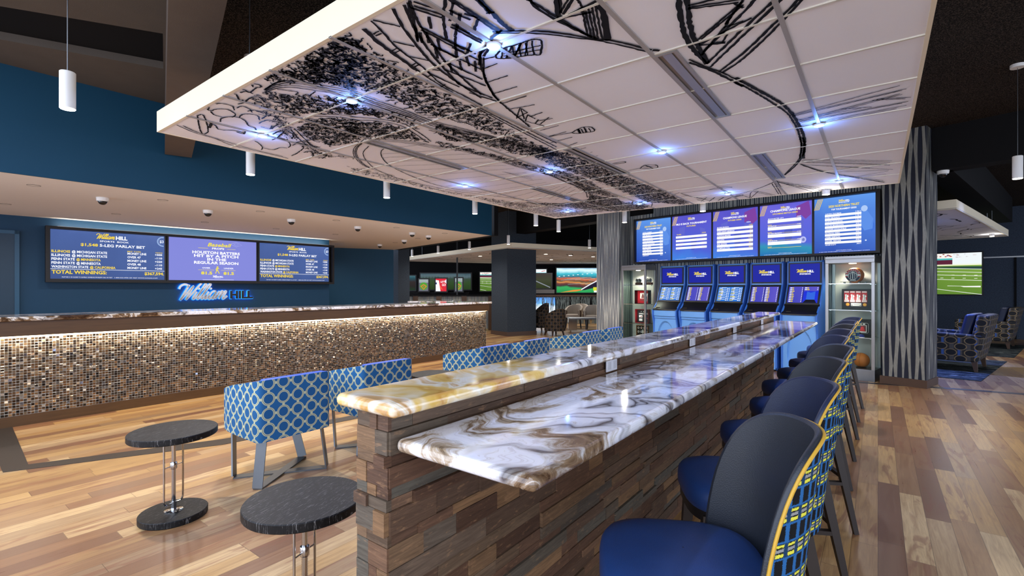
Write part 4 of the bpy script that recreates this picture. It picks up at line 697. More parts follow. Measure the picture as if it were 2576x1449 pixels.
# dome cameras
cp=None
DC=[(-8.766,1.976,2.79,'white dome security camera on the beige soffit, leftmost'),(-8.805,3.343,2.79,'white dome security camera on the beige soffit, second from the left'),(-8.702,4.71,2.79,'white dome security camera on the beige soffit, third from the left'),(-8.632,6.101,2.79,'white dome security camera on the beige soffit, fourth from the left'),
(-8.551,7.506,2.79,'white dome security camera near the right end of the soffit, left of a close pair'),(-8.715,8.166,2.79,'white dome security camera on the soffit, rightmost'),(-10.05,8.547,2.79,'white dome security camera at the back right of the soffit, below the close pair'),(-11.6,8.95,2.79,'white dome security camera in the back corner over the bare blue wall'),(.793,9.86,3.3,'white dome security camera under the black beam right of the wave-clad column')]
for x,y,z,lb in DC:
    if cp is None:
        cp=thing('dome_camera',lb,'security camera',(x,y,z),0,'ceiling dome cameras')
        b=MB(); b.lathe([(.058,-.055),(.068,-.05),(.072,-.03),(.074,-.004),(.07,0)],24); b.build('camera_base',WHITE,cp)
        b=MB(); b.sphere((0,0,-.052),.052,24,8,-1,.02); b.build('dome',BLACKG,cp)
        b=MB(); b.lathe([(.045,-.058),(.056,-.058),(.058,-.052)],24,cap=False); b.build('trim_ring',STEEL,cp)
    else: copy_tree(cp,(x,y,z),None,lb)
# recessed soffit lights
rp=None
for k,(x,y) in enumerate([(-8.418,1.224),(-10.62,1.233),(-8.317,2.562),(-10.51,2.552),(-8.242,3.923),(-10.43,3.905),(-8.171,5.301),(-10.35,5.261),(-10.28,6.647),(-12.5,8.143),(-8.129,6.703),(-10.82,8.873),(-8.067,8.072),(-9.454,8.486)]):
    row='front row' if x>-9 else 'back row'
    lb='flush round light in the beige soffit, %s, %s'%(row,['at the far left','at the far left','left of the first camera','above the first display','left of the second camera','above the second display','left of the fourth camera','above the third display','right of the third display','over the bare blue corner','by the fifth camera','near the soffit edge','at the right tip','between the right cameras'][k])
    if rp is None:
        rp=thing('recessed_downlight',lb,'recessed light',(x,y,2.79),0,'recessed soffit lights')
        b=MB(); b.lathe([(.062,-.003),(.066,-.003),(.066,0)],28,cap=False); b.build('trim_ring',BLACKP,rp)
        b=MB(); b.lathe([(.001,-.0015),(.061,-.0015)],28,cap=False); b.build('diffuser',SOFF,rp)
    else: copy_tree(rp,(x,y,2.79),None,lb)
    light('SPOT',(x,y,2.77),46,NEUT,.06,(0,0,0),160,1.0)

FARL=[(-9.598, 14.731), (-9.256, 15.905), (-8.892, 17.029), (-11.251, 17.705), (-12.191, 14.104)]
fl=None
for (x,y),w_ in zip(FARL,('nearest the pillar','middle one of its row','beside the left column','single one behind the row','only one left of the pillar')):
    lb='small lit downlight on the far ceiling panel, '+w_
    if fl is None:
        fl=thing('recessed_downlight',lb,'recessed light',(x,y,2.757),0,'downlights of the far ceiling panel')
        b=MB(); b.lathe([(.07,-.012),(.085,-.006),(.09,0)],20); b.build('trim_ring',WHITE,fl); b=MB(); b.lathe([(.001,-.014),(.065,-.0125)],20,cap=False); b.build('lens',LAMP,fl)
    else: copy_tree(fl,(x,y,2.757),None,lb)
# ------------------------------------------------------------------ betting counter
def cfx(y): return -7.50+.0195*y
CROT=math.atan(.0195); 
ct=thing('betting_counter','long betting counter faced with bronze glass mosaic and walnut trim under the blue wall','counter',(-7.5,0,0),-CROT)
Y0,Y1=-2.5,8.69
b=MB(); b.box(-.6,Y0,.0,-.02,Y1,1.15); b.build('counter_body',WOODD,ct)
b=MB(); b.box(-.02,Y0,0,.012,Y1,.115); b.build('base_board',WOODD,ct)
b=MB(); b.box(-.025,Y0,.985,.075,Y1+.03,1.147); b.build('wood_fascia',WOODD,ct,bevel=.004)
b=MB(); b.box(-.02,Y0,.115,.0008,Y1,.985); b.build('grout_bed',GROUT,ct)
b=MB(); TS=.0292
ny=int((Y1+.6)/TS); nz=int((.985-.115)/TS)
for i in range(ny):
    for j in range(nz):
        y=-.6+i*TS; z=.117+j*TS; a=RN.gauss(0,.08); c_=RN.gauss(0,.15); hs=TS/2-.0021; x=.004+RN.uniform(0,.0015)
        cy,cz=y+TS/2,z+TS/2
        e=RN.choice((.0012,.002,.003,.0055,.008)); ht=hs-e; q=.0045+e*.25
        fr=[(x+a*dy+c_*dz,cy+dy,cz+dz) for dy,dz in ((-hs,-hs),(hs,-hs),(hs,ht),(-hs,ht))]; tp=[(x+a*hs-q,cy+hs,cz+hs),(x-a*hs-q,cy-hs,cz+hs)]; bk=[(-.004,cy+dy,cz+dz) for dy,dz in ((-hs,-hs),(hs,-hs),(hs,hs),(-hs,hs))]
        b.add(fr+tp+bk,[(0,1,2,3),(3,2,4,5),(6,7,1,0),(7,8,4,2,1),(8,9,5,4),(9,6,0,3,5)])
mo=b.build('mosaic_face',MOS,ct)
b=MB(); b.box(.035,Y0,.9825,.05,Y1-.02,.9849); b.build('led_strip',LAMPS,ct)
st=thing('counter_slab','polished onyx slab along the top of the betting counter','countertop',(-7.5,0,0),-CROT)
b=MB(); b.box(-.62,Y0,1.1475,.115,Y1+.09,1.197); b.build('stone_slab',ONYX2,st,bevel=.014,bseg=3)
rt=thing('betting_counter_return','short return of the betting counter with onyx top behind its right end','counter',(-7.6,8.2,0),.12)
b=MB(); b.box(-1.5,-.1,0,-.62,.35,1.15); b.build('counter_body',WOODD,rt); b=MB(); b.box(-1.55,-.16,1.1505,-.60,.42,1.197); b.build('stone_slab',ONYX2,rt,bevel=.012)
light('AREA',(-7.33,4.0,.972),36,(1,.86,.66),9.2,(math.radians(32),0,PI/2 - CROT),sy=.02,name='led_light')
# ------------------------------------------------------------------ odds displays on the blue wall
def face(o): return o
dO=bwp(1.904,.0,0); 
W3=(Vector(bwp(7.402))-Vector(bwp(1.904))).length
sr=thing('display_surround','dark bronze box frame around the three wide odds displays on the blue wall','frame',dO,BROT)
b=MB(); z0,z1=1.618,2.64; k=.05
b.box(0,-.16,z0,W3,-.0,z0+k); b.box(0,-.16,z1-k,W3,0,z1); b.box(0,-.16,z0+k,k,0,z1-k); b.box(W3-k,-.16,z0+k,W3,0,z1-k); b.box(k,-.012,z0+k,W3-k,0,z1-k); b.build('frame_box',FRAMEB,sr)
DW=1.732; DH=.912
def parlay(c):
    w,h=DW,DH; BG=MC.get('disp_bg') or m_blend('disp_bg',[(0,'#3a5086'),(.5,'#48609c'),(1,'#7688bf')],1.5,(.12,.5),1.0,.5); MC['disp_bg']=BG
    c.rect(0,0,w,h,BG,1); Yl='#f2d23c'; Wt='#f4f6ff'
    c.logo(w*.50,h*.855,w*.29,Yl,Wt,None,3); c.text('SPORTS  BOOK',w*.53,h*.79,h*.032,Wt,3,w=w*.26)
    c.text('$1,548',w*.24,h*.69,h*.055,Yl,3,w=w*.145,al='l',bold=.03); c.text('5-LEG PARLAY BET',w*.40,h*.69,h*.055,Wt,3,w=w*.41,al='l',bold=.03)
    rows=[(('ILLINOIS',Yl),('@ MICHIGAN STATE',Wt),'MONEY LINE','+500'),(('ILLINOIS',Wt),('@ MICHIGAN STATE',Wt),'OVER 47','-110'),(('PENN STATE',Wt),('@ MINNESOTA',Yl),'MONEY LINE','+220'),(('PENN STATE',Wt),('@ MINNESOTA',Wt),'OVER 48','-110'),(('WASHINGTON STATE',Wt),('@ CALIFORNIA',Yl),'MONEY LINE','+245')]
    c.text('BET TYPE',w*.645,h*.60,h*.026,Yl,3,w=w*.125,al='l'); c.text('ODDS',w*.91,h*.60,h*.022,Yl,3,w=w*.07,al='l')
    for i,(a,b_,t_,o_) in enumerate(rows):
        y=h*(.535-i*.078); cw_=w*.0185
        c.text(a[0],w*.008,y,h*.048,a[1],3,w=cw_*len(a[0]),al='l',bold=.03); c.text(b_[0],w*.02+cw_*len(a[0]),y,h*.048,b_[1],3,w=cw_*len(b_[0]),al='l',bold=.03)
        c.text(t_,w*.645,y+h*.01,h*.045,Wt,3,w=w*.0178*len(t_),al='l',bold=.03); c.text(o_,w*.905,y+h*.01,h*.04,Wt,3,w=w*.018*len(o_),al='l',bold=.03)
    c.rect(0,h*.195,w,h*.203,Wt,3); c.text('TOTAL WINNINGS:',w*.01,h*.105,h*.07,Yl,3,w=w*.45,al='l',bold=.03); c.text('$367,594.',w*.995,h*.105,h*.062,Yl,3,w=w*.19,al='r',bold=.03)
    c.text('MUST BE 21 OR OLDER TO GAMBLE. GAMBLING PROBLEM? CALL OR TEXT',w*.30,h*.025,h*.022,Wt,3,w=w*.42,bold=.0); c.text('1-800-522-4700 OR VISIT WWW.KANSAS.COM',w*.73,h*.025,h*.022,Wt,3,w=w*.40,bold=.0)
    c.ring(w*.985,h*.87,h*.105,h*.105,h*.012,'#a8c4ee',3,20,PI*.46,PI*1.54); c.ring(w*.985,h*.87,h*.088,h*.088,h*.006,'#a8c4ee',3,20,PI*.46,PI*1.54); c.text('$3',w*.972,h*.84,h*.06,'#e8f0ff',3,w=w*.04)
def props(c):
    w,h=DW,DH; c.rect(0,0,w,h,E('#7f84d4'),1); Yl='#f2e02c'; Wt='#fbfbff'
    c.text('Baseball',w*.545,h*.83,h*.085,Yl,3,w=w*.26,bold=.02,shear=.35); c.text('PROPS',w*.535,h*.76,h*.042,Wt,3,w=w*.14,bold=.03)
    c.rect(w*.31,h*.775,w*.42,h*.782,Yl,3); c.rect(w*.64,h*.775,w*.74,h*.782,Yl,3)
    c.rib([(w*.68,h*.91),(w*.75,h*.97),(w*.82,h*.90),(w*.75,h*.85),(w*.68,h*.91)],h*.008,'#a3a9e6',2); c.rib([(w*.72,h*.91),(w*.75,h*.94),(w*.78,h*.905),(w*.75,h*.88),(w*.72,h*.91)],h*.006,'#a3a9e6',2)
    for i,tx in enumerate(('HOUSTON BATTERS','HIT BY A PITCH','IN THE','REGULAR SEASON')): c.text(tx,w*.52,h*(.645-i*.082),h*.062,Wt,3,w=w*.0365*len(tx),bold=.035)
    c.text('OVER',w*.40,h*.285,h*.034,Wt,3,w=w*.09); c.text('UNDER',w*.66,h*.285,h*.034,Wt,3,w=w*.115); c.rect(w*.31,h*.25,w*.49,h*.256,Yl,3); c.rect(w*.57,h*.25,w*.74,h*.256,Yl,3)
    c.text('81.5',w*.405,h*.145,h*.068,Yl,3,w=w*.125,bold=.035); c.text('81.5',w*.66,h*.145,h*.068,Yl,3,w=w*.125,bold=.035)
    for q in ([(.53,.33),(.525,.27),(.54,.2),(.55,.17)],[(.525,.27),(.51,.2),(.505,.17)],[(.53,.31),(.51,.28),(.515,.24)],[(.53,.31),(.545,.285)]): c.rib([(w*a,h*b_) for a,b_ in q],h*.016,Yl,3)
    c.ell(w*.53,h*.335,h*.014,h*.014,Yl,3,10); c.rib([(w*.512,h*.28),(w*.52,h*.35)],h*.006,Yl,3)
    c.logo(w*.53,h*.075,w*.13,Wt,Wt,None,3); c.text('SPORTS BOOK',w*.53,h*.05,h*.014,Wt,3,w=w*.07,bold=0); c.rect(w*.36,h*.012,w*.72,h*.018,Wt,3)
for k,(fn,lb) in enumerate(((parlay,'left of three wide odds displays, listing a five-leg parlay in blue'),(props,'middle of three wide odds displays, violet with baseball props'),(parlay,'right of three wide odds displays, repeating the parlay list'))):
    q=bwp(1.973+k*1.802,.05,1.682); r=thing('odds_display',lb,'display screen',q,BROT,'wide odds displays on the blue wall')
    b=MB(); b.box(-.03,.0,-.03,DW+.03,.035,DH+.03); b.build('screen_body',BLACKP,r)
    c=CV(); fn(c); c.build('screen_picture',r,(0,-.001,0))
# halo-lit wall sign
sg=thing('wall_sign','halo-lit chrome letter sign glowing blue on the blue wall under the displays','sign',bwp(3.86,.03,1.235),BROT)
SL=1.575
c=CV(); CH=mat('sign_chrome','#b3aaa2',.22,metal=1.0,vary=.25,scale=7); SD=mat('sign_dark','#2a2724',.25,metal=.8,vary=.5,scale=9)
c.script(0,.03,SL*.70,CH,12,.125); c.text('HILL',SL*1.0,.045,.165,SD,12,w=SL*.31,al='r',bold=.05)
o=c.build('letters',sg,(0,-.01,0)); md=o.modifiers.new('solid','SOLIDIFY'); md.thickness=.012; md.offset=-1
c=CV(); c.script(-.004,.026,SL*.70,HALO,2,.165); c.text('HILL',SL*1.006,.037,.180,HALO,2,w=SL*.322,al='r',bold=.05)
o=c.build('halo_outline',sg,(0,0,0)); o['label']='blue glowing halo'  # wider emissive letters paint the blue glow around the sign
c=CV(); BK=emi('sign_back_glow','#1f8bff',16.0); c.script(0,.03,SL*.70,BK,1,.12); c.text('HILL',SL*1.0,.045,.165,BK,1,w=SL*.31,al='r',bold=.05); c.build('back_glow',sg,(0,.004,0))
# up-lights over the surround
q=bwp(4.65,.17,2.66); light('AREA',q,10,(1,.93,.84),5.2,(PI-1.15,0,BROT),sy=.05,name='cove_light')

# ------------------------------------------------------------------ screen wall
sr=thing('display_surround','long charcoal frame holding the five tall odds screens over the betting terminals','frame',(WA.x,WA.y,0),WROT)
b=MB(); X0,X1,z0,z1=-4.53,.07,2.07,3.085; k=.036
b.box(X0,-.03,z0,X1,.30,z0+k); b.box(X0,-.03,z1-k,X1,.30,z1); b.box(X0,-.03,z0+k,X0+k,.3,z1-k); b.box(X1-k,-.03,z0+k,X1,.3,z1-k); b.box(X0+k,.066,z0+k,X1-k,.3,z1-k); b.build('frame_box',FRAMEB,sr)
b=MB(); b.box(X0+.1,.3,2.15,X1-.1,.46,2.95); b.build('wall_bracket',DARK,sr)
SW=.868; SH=.937
FB=m_blend('screen_field_blue',[(0,'#2c4fae'),(.45,'#4673cf'),(.8,'#5f97e6'),(1,'#3f62c4')],1.3,(.2,.7),1.0,.6); FV=m_blend('screen_field_violet',[(0,'#3f7fdc'),(.25,'#4a5fd0'),(.7,'#5a55c8'),(1,'#4a4ab8')],1.6,(.1,.8),1.0,.6); FT=m_blend('screen_field_teal',[(0,'#1f6fb0'),(.16,'#2c8fb0'),(.26,'#4d5fd2'),(.8,'#6a63d6'),(1,'#4a4fc0')],1.6,(.05,.9),1.0,.25)
def corner(c):
    for i in range(4): x=.012+i*.022; c.rib([(x-.012,SH-.19+i*.0),(x+.05,SH-.005)],.009,'#f0c92e',2)
def table(c,names,odds,y0,x0,x1,dy,hl='#ffffff',oc='#ffffff',bar=.62,line=None):
    for i,(a,o_) in enumerate(zip(names,odds)):
        y=y0-i*dy; c.rect(x0,y-dy*.62,x1,y-dy*.06,'#ffffff',2) if line is None else None
        if line:
            c.rect(x0,y-dy*.5,x1,y-dy*.06,'#ffffff',2)
            c.rect(x0,y-dy*.93,x1,y-dy*.89,'#f0d62e',2); c.text('DRAW',x0,y-dy*.84,dy*.14,'#f0d62e',3,w=.07,al='l')
        if a: c.text(a,x0+.005,y,dy*.27 if line is None else dy*.14,hl,3,w=min(.018*len(a),x1-x0-.15),al='l')
        if o_: c.text(o_,x1-.005,y+.004,dy*.25 if line is None else dy*.13,oc,3,w=.018*len(o_),al='r')
def head(c,t1,t2,c1,c2,y=.79,w1=.5,w2=.34):
    c.logo(SW*.5,.855,.17,'#f0d62e','#ffffff','SPORTSBOOK',3,.9); c.text(t1,SW*.5,y-.03,.036,c1,3,w=w1,bold=.03); c.text(t2,SW*.5,y-.08,.026,c2,3,w=w2,bold=.03)
    c.text('CONTACT WILLIAM HILL TO WAGER',SW*.5,.035,.010,'#e8eeff',3,w=.22,bold=.01); c.text('21 AND OVER. WAGERS SUBJECT TO POSTED RULES AND AVAILABILITY OF EVENTS',SW*.5,.014,.009,'#e8eeff',3,w=.72,bold=.01)
def golfer(c):
    m='#5a8be0'; d='#3f6fd0'
    c.ell(.72,.70,.045,.05,'#a9c4ef',1.6); c.poly([(.66,.64),(.76,.66),(.84,.52),(.83,.36),(.72,.34),(.66,.46)],m,1.5); c.poly([(.66,.62),(.60,.48),(.63,.40),(.69,.50)],d,1.5); c.poly([(.83,.5),(.86,.4),(.82,.30),(.79,.38)],d,1.5); c.ell(.74,.18,.012,.012,'#cfe0ff',2)
def legs(c,red):
    if red: c.poly([(.62,.86),(.82,.935),(.86,.70),(.77,.62),(.70,.70),(.62,.66)],'#7a3f9c',1.5)
    m='#5d62c8'; c.poly([(.16,.68),(.30,.72),(.28,.5),(.24,.3),(.15,.2),(.12,.22),(.18,.36),(.17,.52)],m,1.5); c.poly([(.62,.66),(.74,.62),(.73,.42),(.71,.25),(.78,.2),(.66,.2),(.66,.4)],m,1.5); c.poly([(.42,.45),(.56,.5),(.55,.3),(.5,.2),(.44,.2)],'#4a58b8',1.5)
GN=['JUSTIN THOMAS','RORY MCILROY','DUSTIN JOHNSON','COLLIN MORIKAWA','XANDER SCHAUFFELE','PATRICK REED','WEBB SIMPSON','DANIEL BERGER','ADAM SCOTT']; GO=['12/1','14/1','16/1','20/1','20/1','25/1','30/1','30/1','30/1']
def sc_golf(c): 
    c.rect(0,0,SW,SH,FB,1); golfer(c); corner(c); head(c,'2020 NORTHERN TRUST','TOP TOURNAMENT ODDS','#f0d62e','#ffffff',.80,.44,.36)
    table(c,GN[:8],GO[:8],.655,.16,.68,.066); c.text('ADAM SCOTT',.165,.655-8*.066,.018,'#ffffff',3,w=.16,al='l'); c.text('30/1',.675,.655-8*.066,.018,'#ffffff',3,w=.06,al='r')
def sc_mls(c):
    c.rect(0,0,SW,SH,FV,1); legs(c,False); corner(c); head(c,'MLS IS BACK TOURNAMENT','FUTURES','#ffffff','#f0d62e',.775,.68,.2)
    c.text('TEAMS',.10,.535,.02,'#f0d62e',3,w=.11,al='l'); c.text('ODDS',.76,.535,.02,'#f0d62e',3,w=.09,al='r')
    for i in range(4): c.rect(.085,.465-i*.078,.775,.51-i*.078,'#ffffff',2)
def sc_cl1(c):
    c.rect(0,0,SW,SH,FV,1); legs(c,True); corner(c); head(c,'CHAMPIONS LEAGUE','FUTURES ODDS','#ffffff','#f0d62e',.80,.46,.26); c.text('ODDS',.70,.66,.016,'#ffffff',3,w=.08)
    table(c,['BAYERN MUNICH','PARIS SAINT-GERMAIN','ATLETICO MADRID','ATALANTA','REAL MADRID','OLYMPIQUE LYON'],['+200','5/2','9/1','12/1','20/1','50/1'],.60,.08,.78,.083,oc='#f0d62e')
def sc_cl2(c):
    c.rect(0,0,SW,SH,FT,1); legs(c,True); corner(c); c.ell(.73,.26,.05,.055,'#b4b8ee',2); c.poly([(.71,.26),(.73,.29),(.76,.27),(.75,.235),(.72,.235)],'#3c4a9c',2)
    head(c,'CHAMPIONS LEAGUE','UPCOMING MATCH ODDS','#ffffff','#f0d62e',.83,.50,.42); table(c,['MANCHESTER CITY','JUVENTUS','BAYERN MUNICH','BARCELONA'],['-225','-160','-110','-120'],.67,.14,.70,.135,line=True)
for k,(fn,lb) in enumerate(((sc_golf,'far left of five tall odds screens, golf list on light blue'),(sc_mls,'second from left of five tall odds screens, blank white bars under a soccer heading'),(sc_cl1,'middle of five tall odds screens, soccer futures on violet'),(sc_cl2,'fourth from left of five tall odds screens, match odds with yellow lines and a football'),(sc_golf,'far right of five tall odds screens, golf list beside a crouching golfer'))):
    x=-4.494+k*.9065; q=wp(-x,.05,2.107); r=thing('odds_screen',lb,'display screen',q,WROT,'tall odds screens over the terminals')
    b=MB(); b.box(-.018,0,-.0,SW+.018,.01,SH+.0); b.build('screen_body',BLACKP,r); c=CV(); fn(c); c.build('screen_picture',r,(0,-.001,0))

# ------------------------------------------------------------------ betting kiosks
def kiosk_pic_a(c,w,h):
    c.rect(0,0,w,h,E('#1f6fd0'),1)
    for col in range(2):
        for r_ in range(8):
            x=w*(.04+col*.5); y=h*(.9-r_*.115)
            c.rect(x,y-.008,x+w*RN.uniform(.12,.2),y+.008,'#e8d85a' if r_%2 else '#dfe8ff',2); c.rect(x+w*.1,y+.010,x+w*.3,y+.018,'#ffffff',2); c.rect(x+w*.32,y-.01,x+w*.38,y+.006,'#ffffff',2); c.rect(x+w*.41,y-.01,x+w*.44,y+.01,'#ffffff',2)
def kiosk_pic_b(c,w,h,dark=False):
    c.rect(0,0,w,h,m_bl,1); c.rect(w*.49,0,w*.51,h,'#141a55',2)
    for col in range(2):
        for r_ in range(9):
            if dark and col==1 and r_>1: continue
            x=w*(.04+col*.5); y=h*(.92-r_*.105); c.rect(x,y-.008,x+w*.07,y+.008,'#ffffff',2); c.rect(x+w*.075,y-.008,x+w*RN.uniform(.12,.16),y+.008,'#f0d62e',2); c.rect(x+w*.41,y-.008,x+w*.43,y+.008,'#ffffff',2)
    if dark:
        c.poly([(w*.5,0),(w,0),(w,h*.75),(w*.9,h*.72),(w*.62,h*.72),(w*.52,h*.7)],'#1c2fd0',2); c.poly([(w*.62,h*.2),(w*.9,h*.2),(w*.9,h*.7),(w*.75,h*.62),(w*.63,h*.7)],'#2f62d8',3); c.poly([(w*.52,0),(w*.97,0),(w*.9,h*.2),(w*.62,h*.2)],'#05071c',3)
m_bl=m_blend('kiosk_violet',[(0,'#3c3fb4'),(.5,'#5a52bf'),(1,'#3f6ad0')],4,(.8,.6),1.0,.4)
KS=[3.975,3.335,2.672,2.018,1.362]
KL=['leftmost of the five blue betting terminals, blue list on its lower screen','second from left of the five blue betting terminals, violet list on its lower screen','middle one of the five blue betting terminals, blue list on its lower screen','fourth from left of the five blue betting terminals, next to the right-hand one','rightmost of the five blue betting terminals, dark picture on its lower screen']
KW=.59
for k in range(5):
    r=thing('betting_kiosk',KL[k],'kiosk',wp(KS[k]-KW/2,0,0),WROT,'blue betting terminals'); h=KW/2
    b=MB(); prof=[(.42,0),(.42,1.995),(.24,2.005),(.215,1.97),(.205,1.575),(.06,1.225),(-.10,1.06),(-.14,1.03),(-.14,.93),(-.09,.72),(-.085,.06),(-.02,.0)]
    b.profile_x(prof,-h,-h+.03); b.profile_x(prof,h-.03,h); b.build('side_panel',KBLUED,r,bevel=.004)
    b=MB(); pr2=[(.42,0),(.42,1.985),(.245,1.995),(.228,1.965),(.218,1.575),(.075,1.235),(.055,1.225),(-.02,1.11),(.1,.9),(.1,0)]
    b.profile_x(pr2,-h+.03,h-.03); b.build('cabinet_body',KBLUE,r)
    # upper screen
    iw=KW-.10
    u=MB().box(-iw/2-.02,.20,1.60,iw/2+.02,.235,1.965).build('upper_screen',BLACKP,r)
    c=CV(); c.rect(-iw/2+.005,1.625,iw/2-.005,1.945,E('#17219a'),1); c.logo(0,1.79,iw*.60,'#f0d62e','#ffffff','SPORTSBOOK',2); c.build('screen_picture',u,(0,.199,0))
    # lower tilted screen
    a=math.atan2(.205-.06,1.575-1.225); L=.34
    lw=thing('lower_screen',None,None,(0,.052,1.235),0); lw.rotation_euler=(-a,0,0); lw.parent=r
    bb=MB().box(-iw/2-.02,-.005,-.02,iw/2+.02,.02,L+.02)
    sb=bb.build('screen_body',BLACKP,lw)
    c=CV(); 
    (kiosk_pic_a if k in (0,2) else kiosk_pic_b)(c,iw-.01,L-.03,*([True] if k==4 else [])); c.build('screen_picture',lw,(-iw/2+.005,-.006,.012))
    # black shelf with rounded lip
    b=MB(); N=12; P=[]
    for i in range(N+1):
        x=-h+.012+(KW-.024)*i/N; bl=.055*(1-(x/h)**2)
        P.append([(x,.052,1.228),(x,-.02-bl*.4,1.12),(x,-.115-bl,1.055),(x,-.12-bl,1.035),(x,.02,1.03)])
    b.grid(P,None,False,True); b.build('control_shelf',BLACKP,r)
    b=MB(); b.box(-h+.09,-.10,1.058,-h+.17,-.04,1.10); b.box(h-.17,-.035,1.10,h-.11,-.012,1.118); b.build('card_reader',BLACKG,r)
    # bulging lower front with an arched recess
    P=[];N=44;Mz=60
    for i in range(N+1):
        x=-h+.03+(KW-.06)*i/N; row=[]
        for j in range(Mz+1):
            z=1.03-1.0*j/Mz; bl=.06*(1-(x/h)**2)
            y=-.10-bl if z>.90 else (-.085-bl*.7 if z>.86 else -.07-bl*.5)
            e=((x-.01)/.205)**2+((z-.36)/.44)**2
            if e<1 and z<.86: y+=.04*min(1,(1-e)*9)
            row.append((x,y,z))
        P.append(row)
    b=MB(); b.grid(P,None,False,True); b.build('front_panel',KBLUE,r,auto=30)

# ------------------------------------------------------------------ display cabinets
def cabinet(s_right,w_,label):
    r=thing('display_cabinet',label,'display cabinet',wp(s_right+w_/2,0,0),WROT,'glass display cabinets'); h=w_/2; D=.42
    b=MB(); b.box(-h,0,0,h,D,.19); b.build('plinth',STEEL,r,bevel=.003)
    b=MB(); b.box(-h,-.01,1.925,h,D,2.04); b.box(-h-.006,-.016,1.985,h+.006,D,2.0); b.build('top_box',ALU,r,bevel=.004)
    b=MB()
    for sx in (-1,1):
        for y0 in (0,D-.035): b.box(min(sx*h,sx*(h-.045)),y0,.19,max(sx*h,sx*(h-.045)),y0+.035,1.925)
    b.build('corner_post',ALU,r,bevel=.003)
    b=MB(); b.box(-h+.045,D-.02,.19,h-.045,D-.008,1.925); b.build('back_panel',OFFW,r)
    for z in (.70,1.145,1.585):
        o=MB().box(-h+.02,.02,z-.008,h-.02,D-.03,z).build('glass_shelf',GEDGE if False else GLASS,r)
        b=MB()
        for sx in (-1,1): b.box(sx*(h-.06)-.012,.05,z-.02,sx*(h-.06)+.012,.09,z-.009); b.box(sx*(h-.06)-.012,D-.1,z-.02,sx*(h-.06)+.012,D-.06,z-.009)
        b.box(-h+.045,.012,z-.008,h-.045,.018,z); b.build('shelf_clip',CHROME,o)
    b=MB(); b.box(-h+.045,.014,.19,h-.045,.020,1.925); b.build('front_glass',GLASS,r)
    b=MB(); b.box(h-.022,.035,.19,h-.016,D-.035,1.925); b.build('side_glass',GLASS,r); b=MB(); b.box(-h+.016,.035,.19,-h+.022,D-.035,1.925); b.build('side_glass',GLASS,r)
    b=MB(); b.lathe([(.05,-.008),(.055,0)],20,(0,.2,1.925)); l=b.build('cabinet_lamp',LAMPC,r)
    q=wp(s_right+h,.2,1.905); light('SPOT',q,26,(1,.9,.78),.03,(0,0,0),140,.9); light('POINT',wp(s_right+h,.12,1.3),.9,(1,.9,.8),.08); light('POINT',wp(s_right+h,.12,.9),.7,(1,.9,.8),.08)  # the points have no fixture, added to brighten the shelf pieces
    return r
cabinet(0,.69,'tall glass display cabinet right of the betting terminals, basketball on its top shelf'); cabinet(4.22,.66,'tall glass display cabinet left of the betting terminals, red shadow box inside')
def cx_(x,y,z): return wp(-x,y,z)
# basketball with round badge on a stand
r=thing('basketball','orange basketball with a red and navy round badge on the cabinet top shelf','ball',cx_(-.311,.2,1.722),WROT)
b=MB(); b.sphere((0,0,0),.128,32,18); b.build('ball',mat('basketball_orange','#c0682a',.5,bump=.3,bscale=300),r)
c=CV(); RD='#b3202c'; NV='#1a2a4a'; WT='#f2f2f2'
def flat(h): return mat('print_'+h.lstrip('#'),h,.5,vary=.03)
def disc(c,rad,h,l): c.ell(0,0,rad,rad,flat(h),l,36)
disc(c,.106,NV,1); c.ring(0,0,.088,.088,.034,flat(RD),2,36,0,PI); c.ring(0,0,.088,.088,.034,flat(NV),2,36,PI,2*PI)
c.rect(-.105,-.012,-.066,.012,flat(WT),3); c.rect(.066,-.012,.105,.012,flat(WT),3); c.rect(-.105,-.03,-.066,-.012,flat(RD),3); c.rect(.066,-.03,.105,-.012,flat(RD),3)
c.ring(0,0,.07,.07,.004,flat(WT),4,36); disc(c,.067,NV,3)
c.rib([(0,-.06),(0,.062)],.01,flat(WT),5); c.rib([(-.012,.06),(-.03,0),(-.028,-.055)],.006,flat(WT),5); c.rib([(.012,.06),(.03,0),(.028,-.055)],.006,flat(WT),5); c.rib(bez([(-.064,.0),(-.03,.038),(0,.045),(.03,.038),(.064,0)],5),.006,flat(WT),5); c.rib([(-.05,.04),(-.055,-.03)],.004,flat(WT),5); c.rib([(.05,.04),(.055,-.03)],.004,flat(WT),5)
for i,ch in enumerate('WASHINGTON'):
    a=PI*(1-(i+.8)/10.6); c.text(ch,.088*math.cos(a),.088*math.sin(a)-.008,.016,flat(WT),5,w=.012)
c.text('WIZARDS',0,-.094,.022,flat(WT),5,w=.085)
for sx in (-1,1): c.poly([(sx*.088+.010*math.sin(q*PI*.8),.045+.010*math.cos(q*PI*.8)) for q in range(5)],flat(WT),4)
c.build('badge',r,(0,-.131,0)); b=MB(); b.lathe([(.106,0),(.107,.03)],32,(0,0,0),M=Matrix.Rotation(PI/2,4,'X')); o=b.build('badge_plate',flat('#d9d9d6'),r,(0,-.1,0))
r=thing('ball_stand','small clear stand on chrome feet under the basketball','stand',cx_(-.311,.2,1.587),WROT)
b=MB(); b.box(-.2,-.05,.022,.2,.05,.028); b.build('stand_plate',BLACKG,r)
b=MB()
for x in (-.15,-.06,.06,.15): b.lathe([(.012,0),(.008,.012),(.012,.022)],10,(x,-.03,0)); b.lathe([(.012,0),(.008,.012),(.012,.022)],10,(x,.03,0))
b.build('stand_foot',CHROME,r)
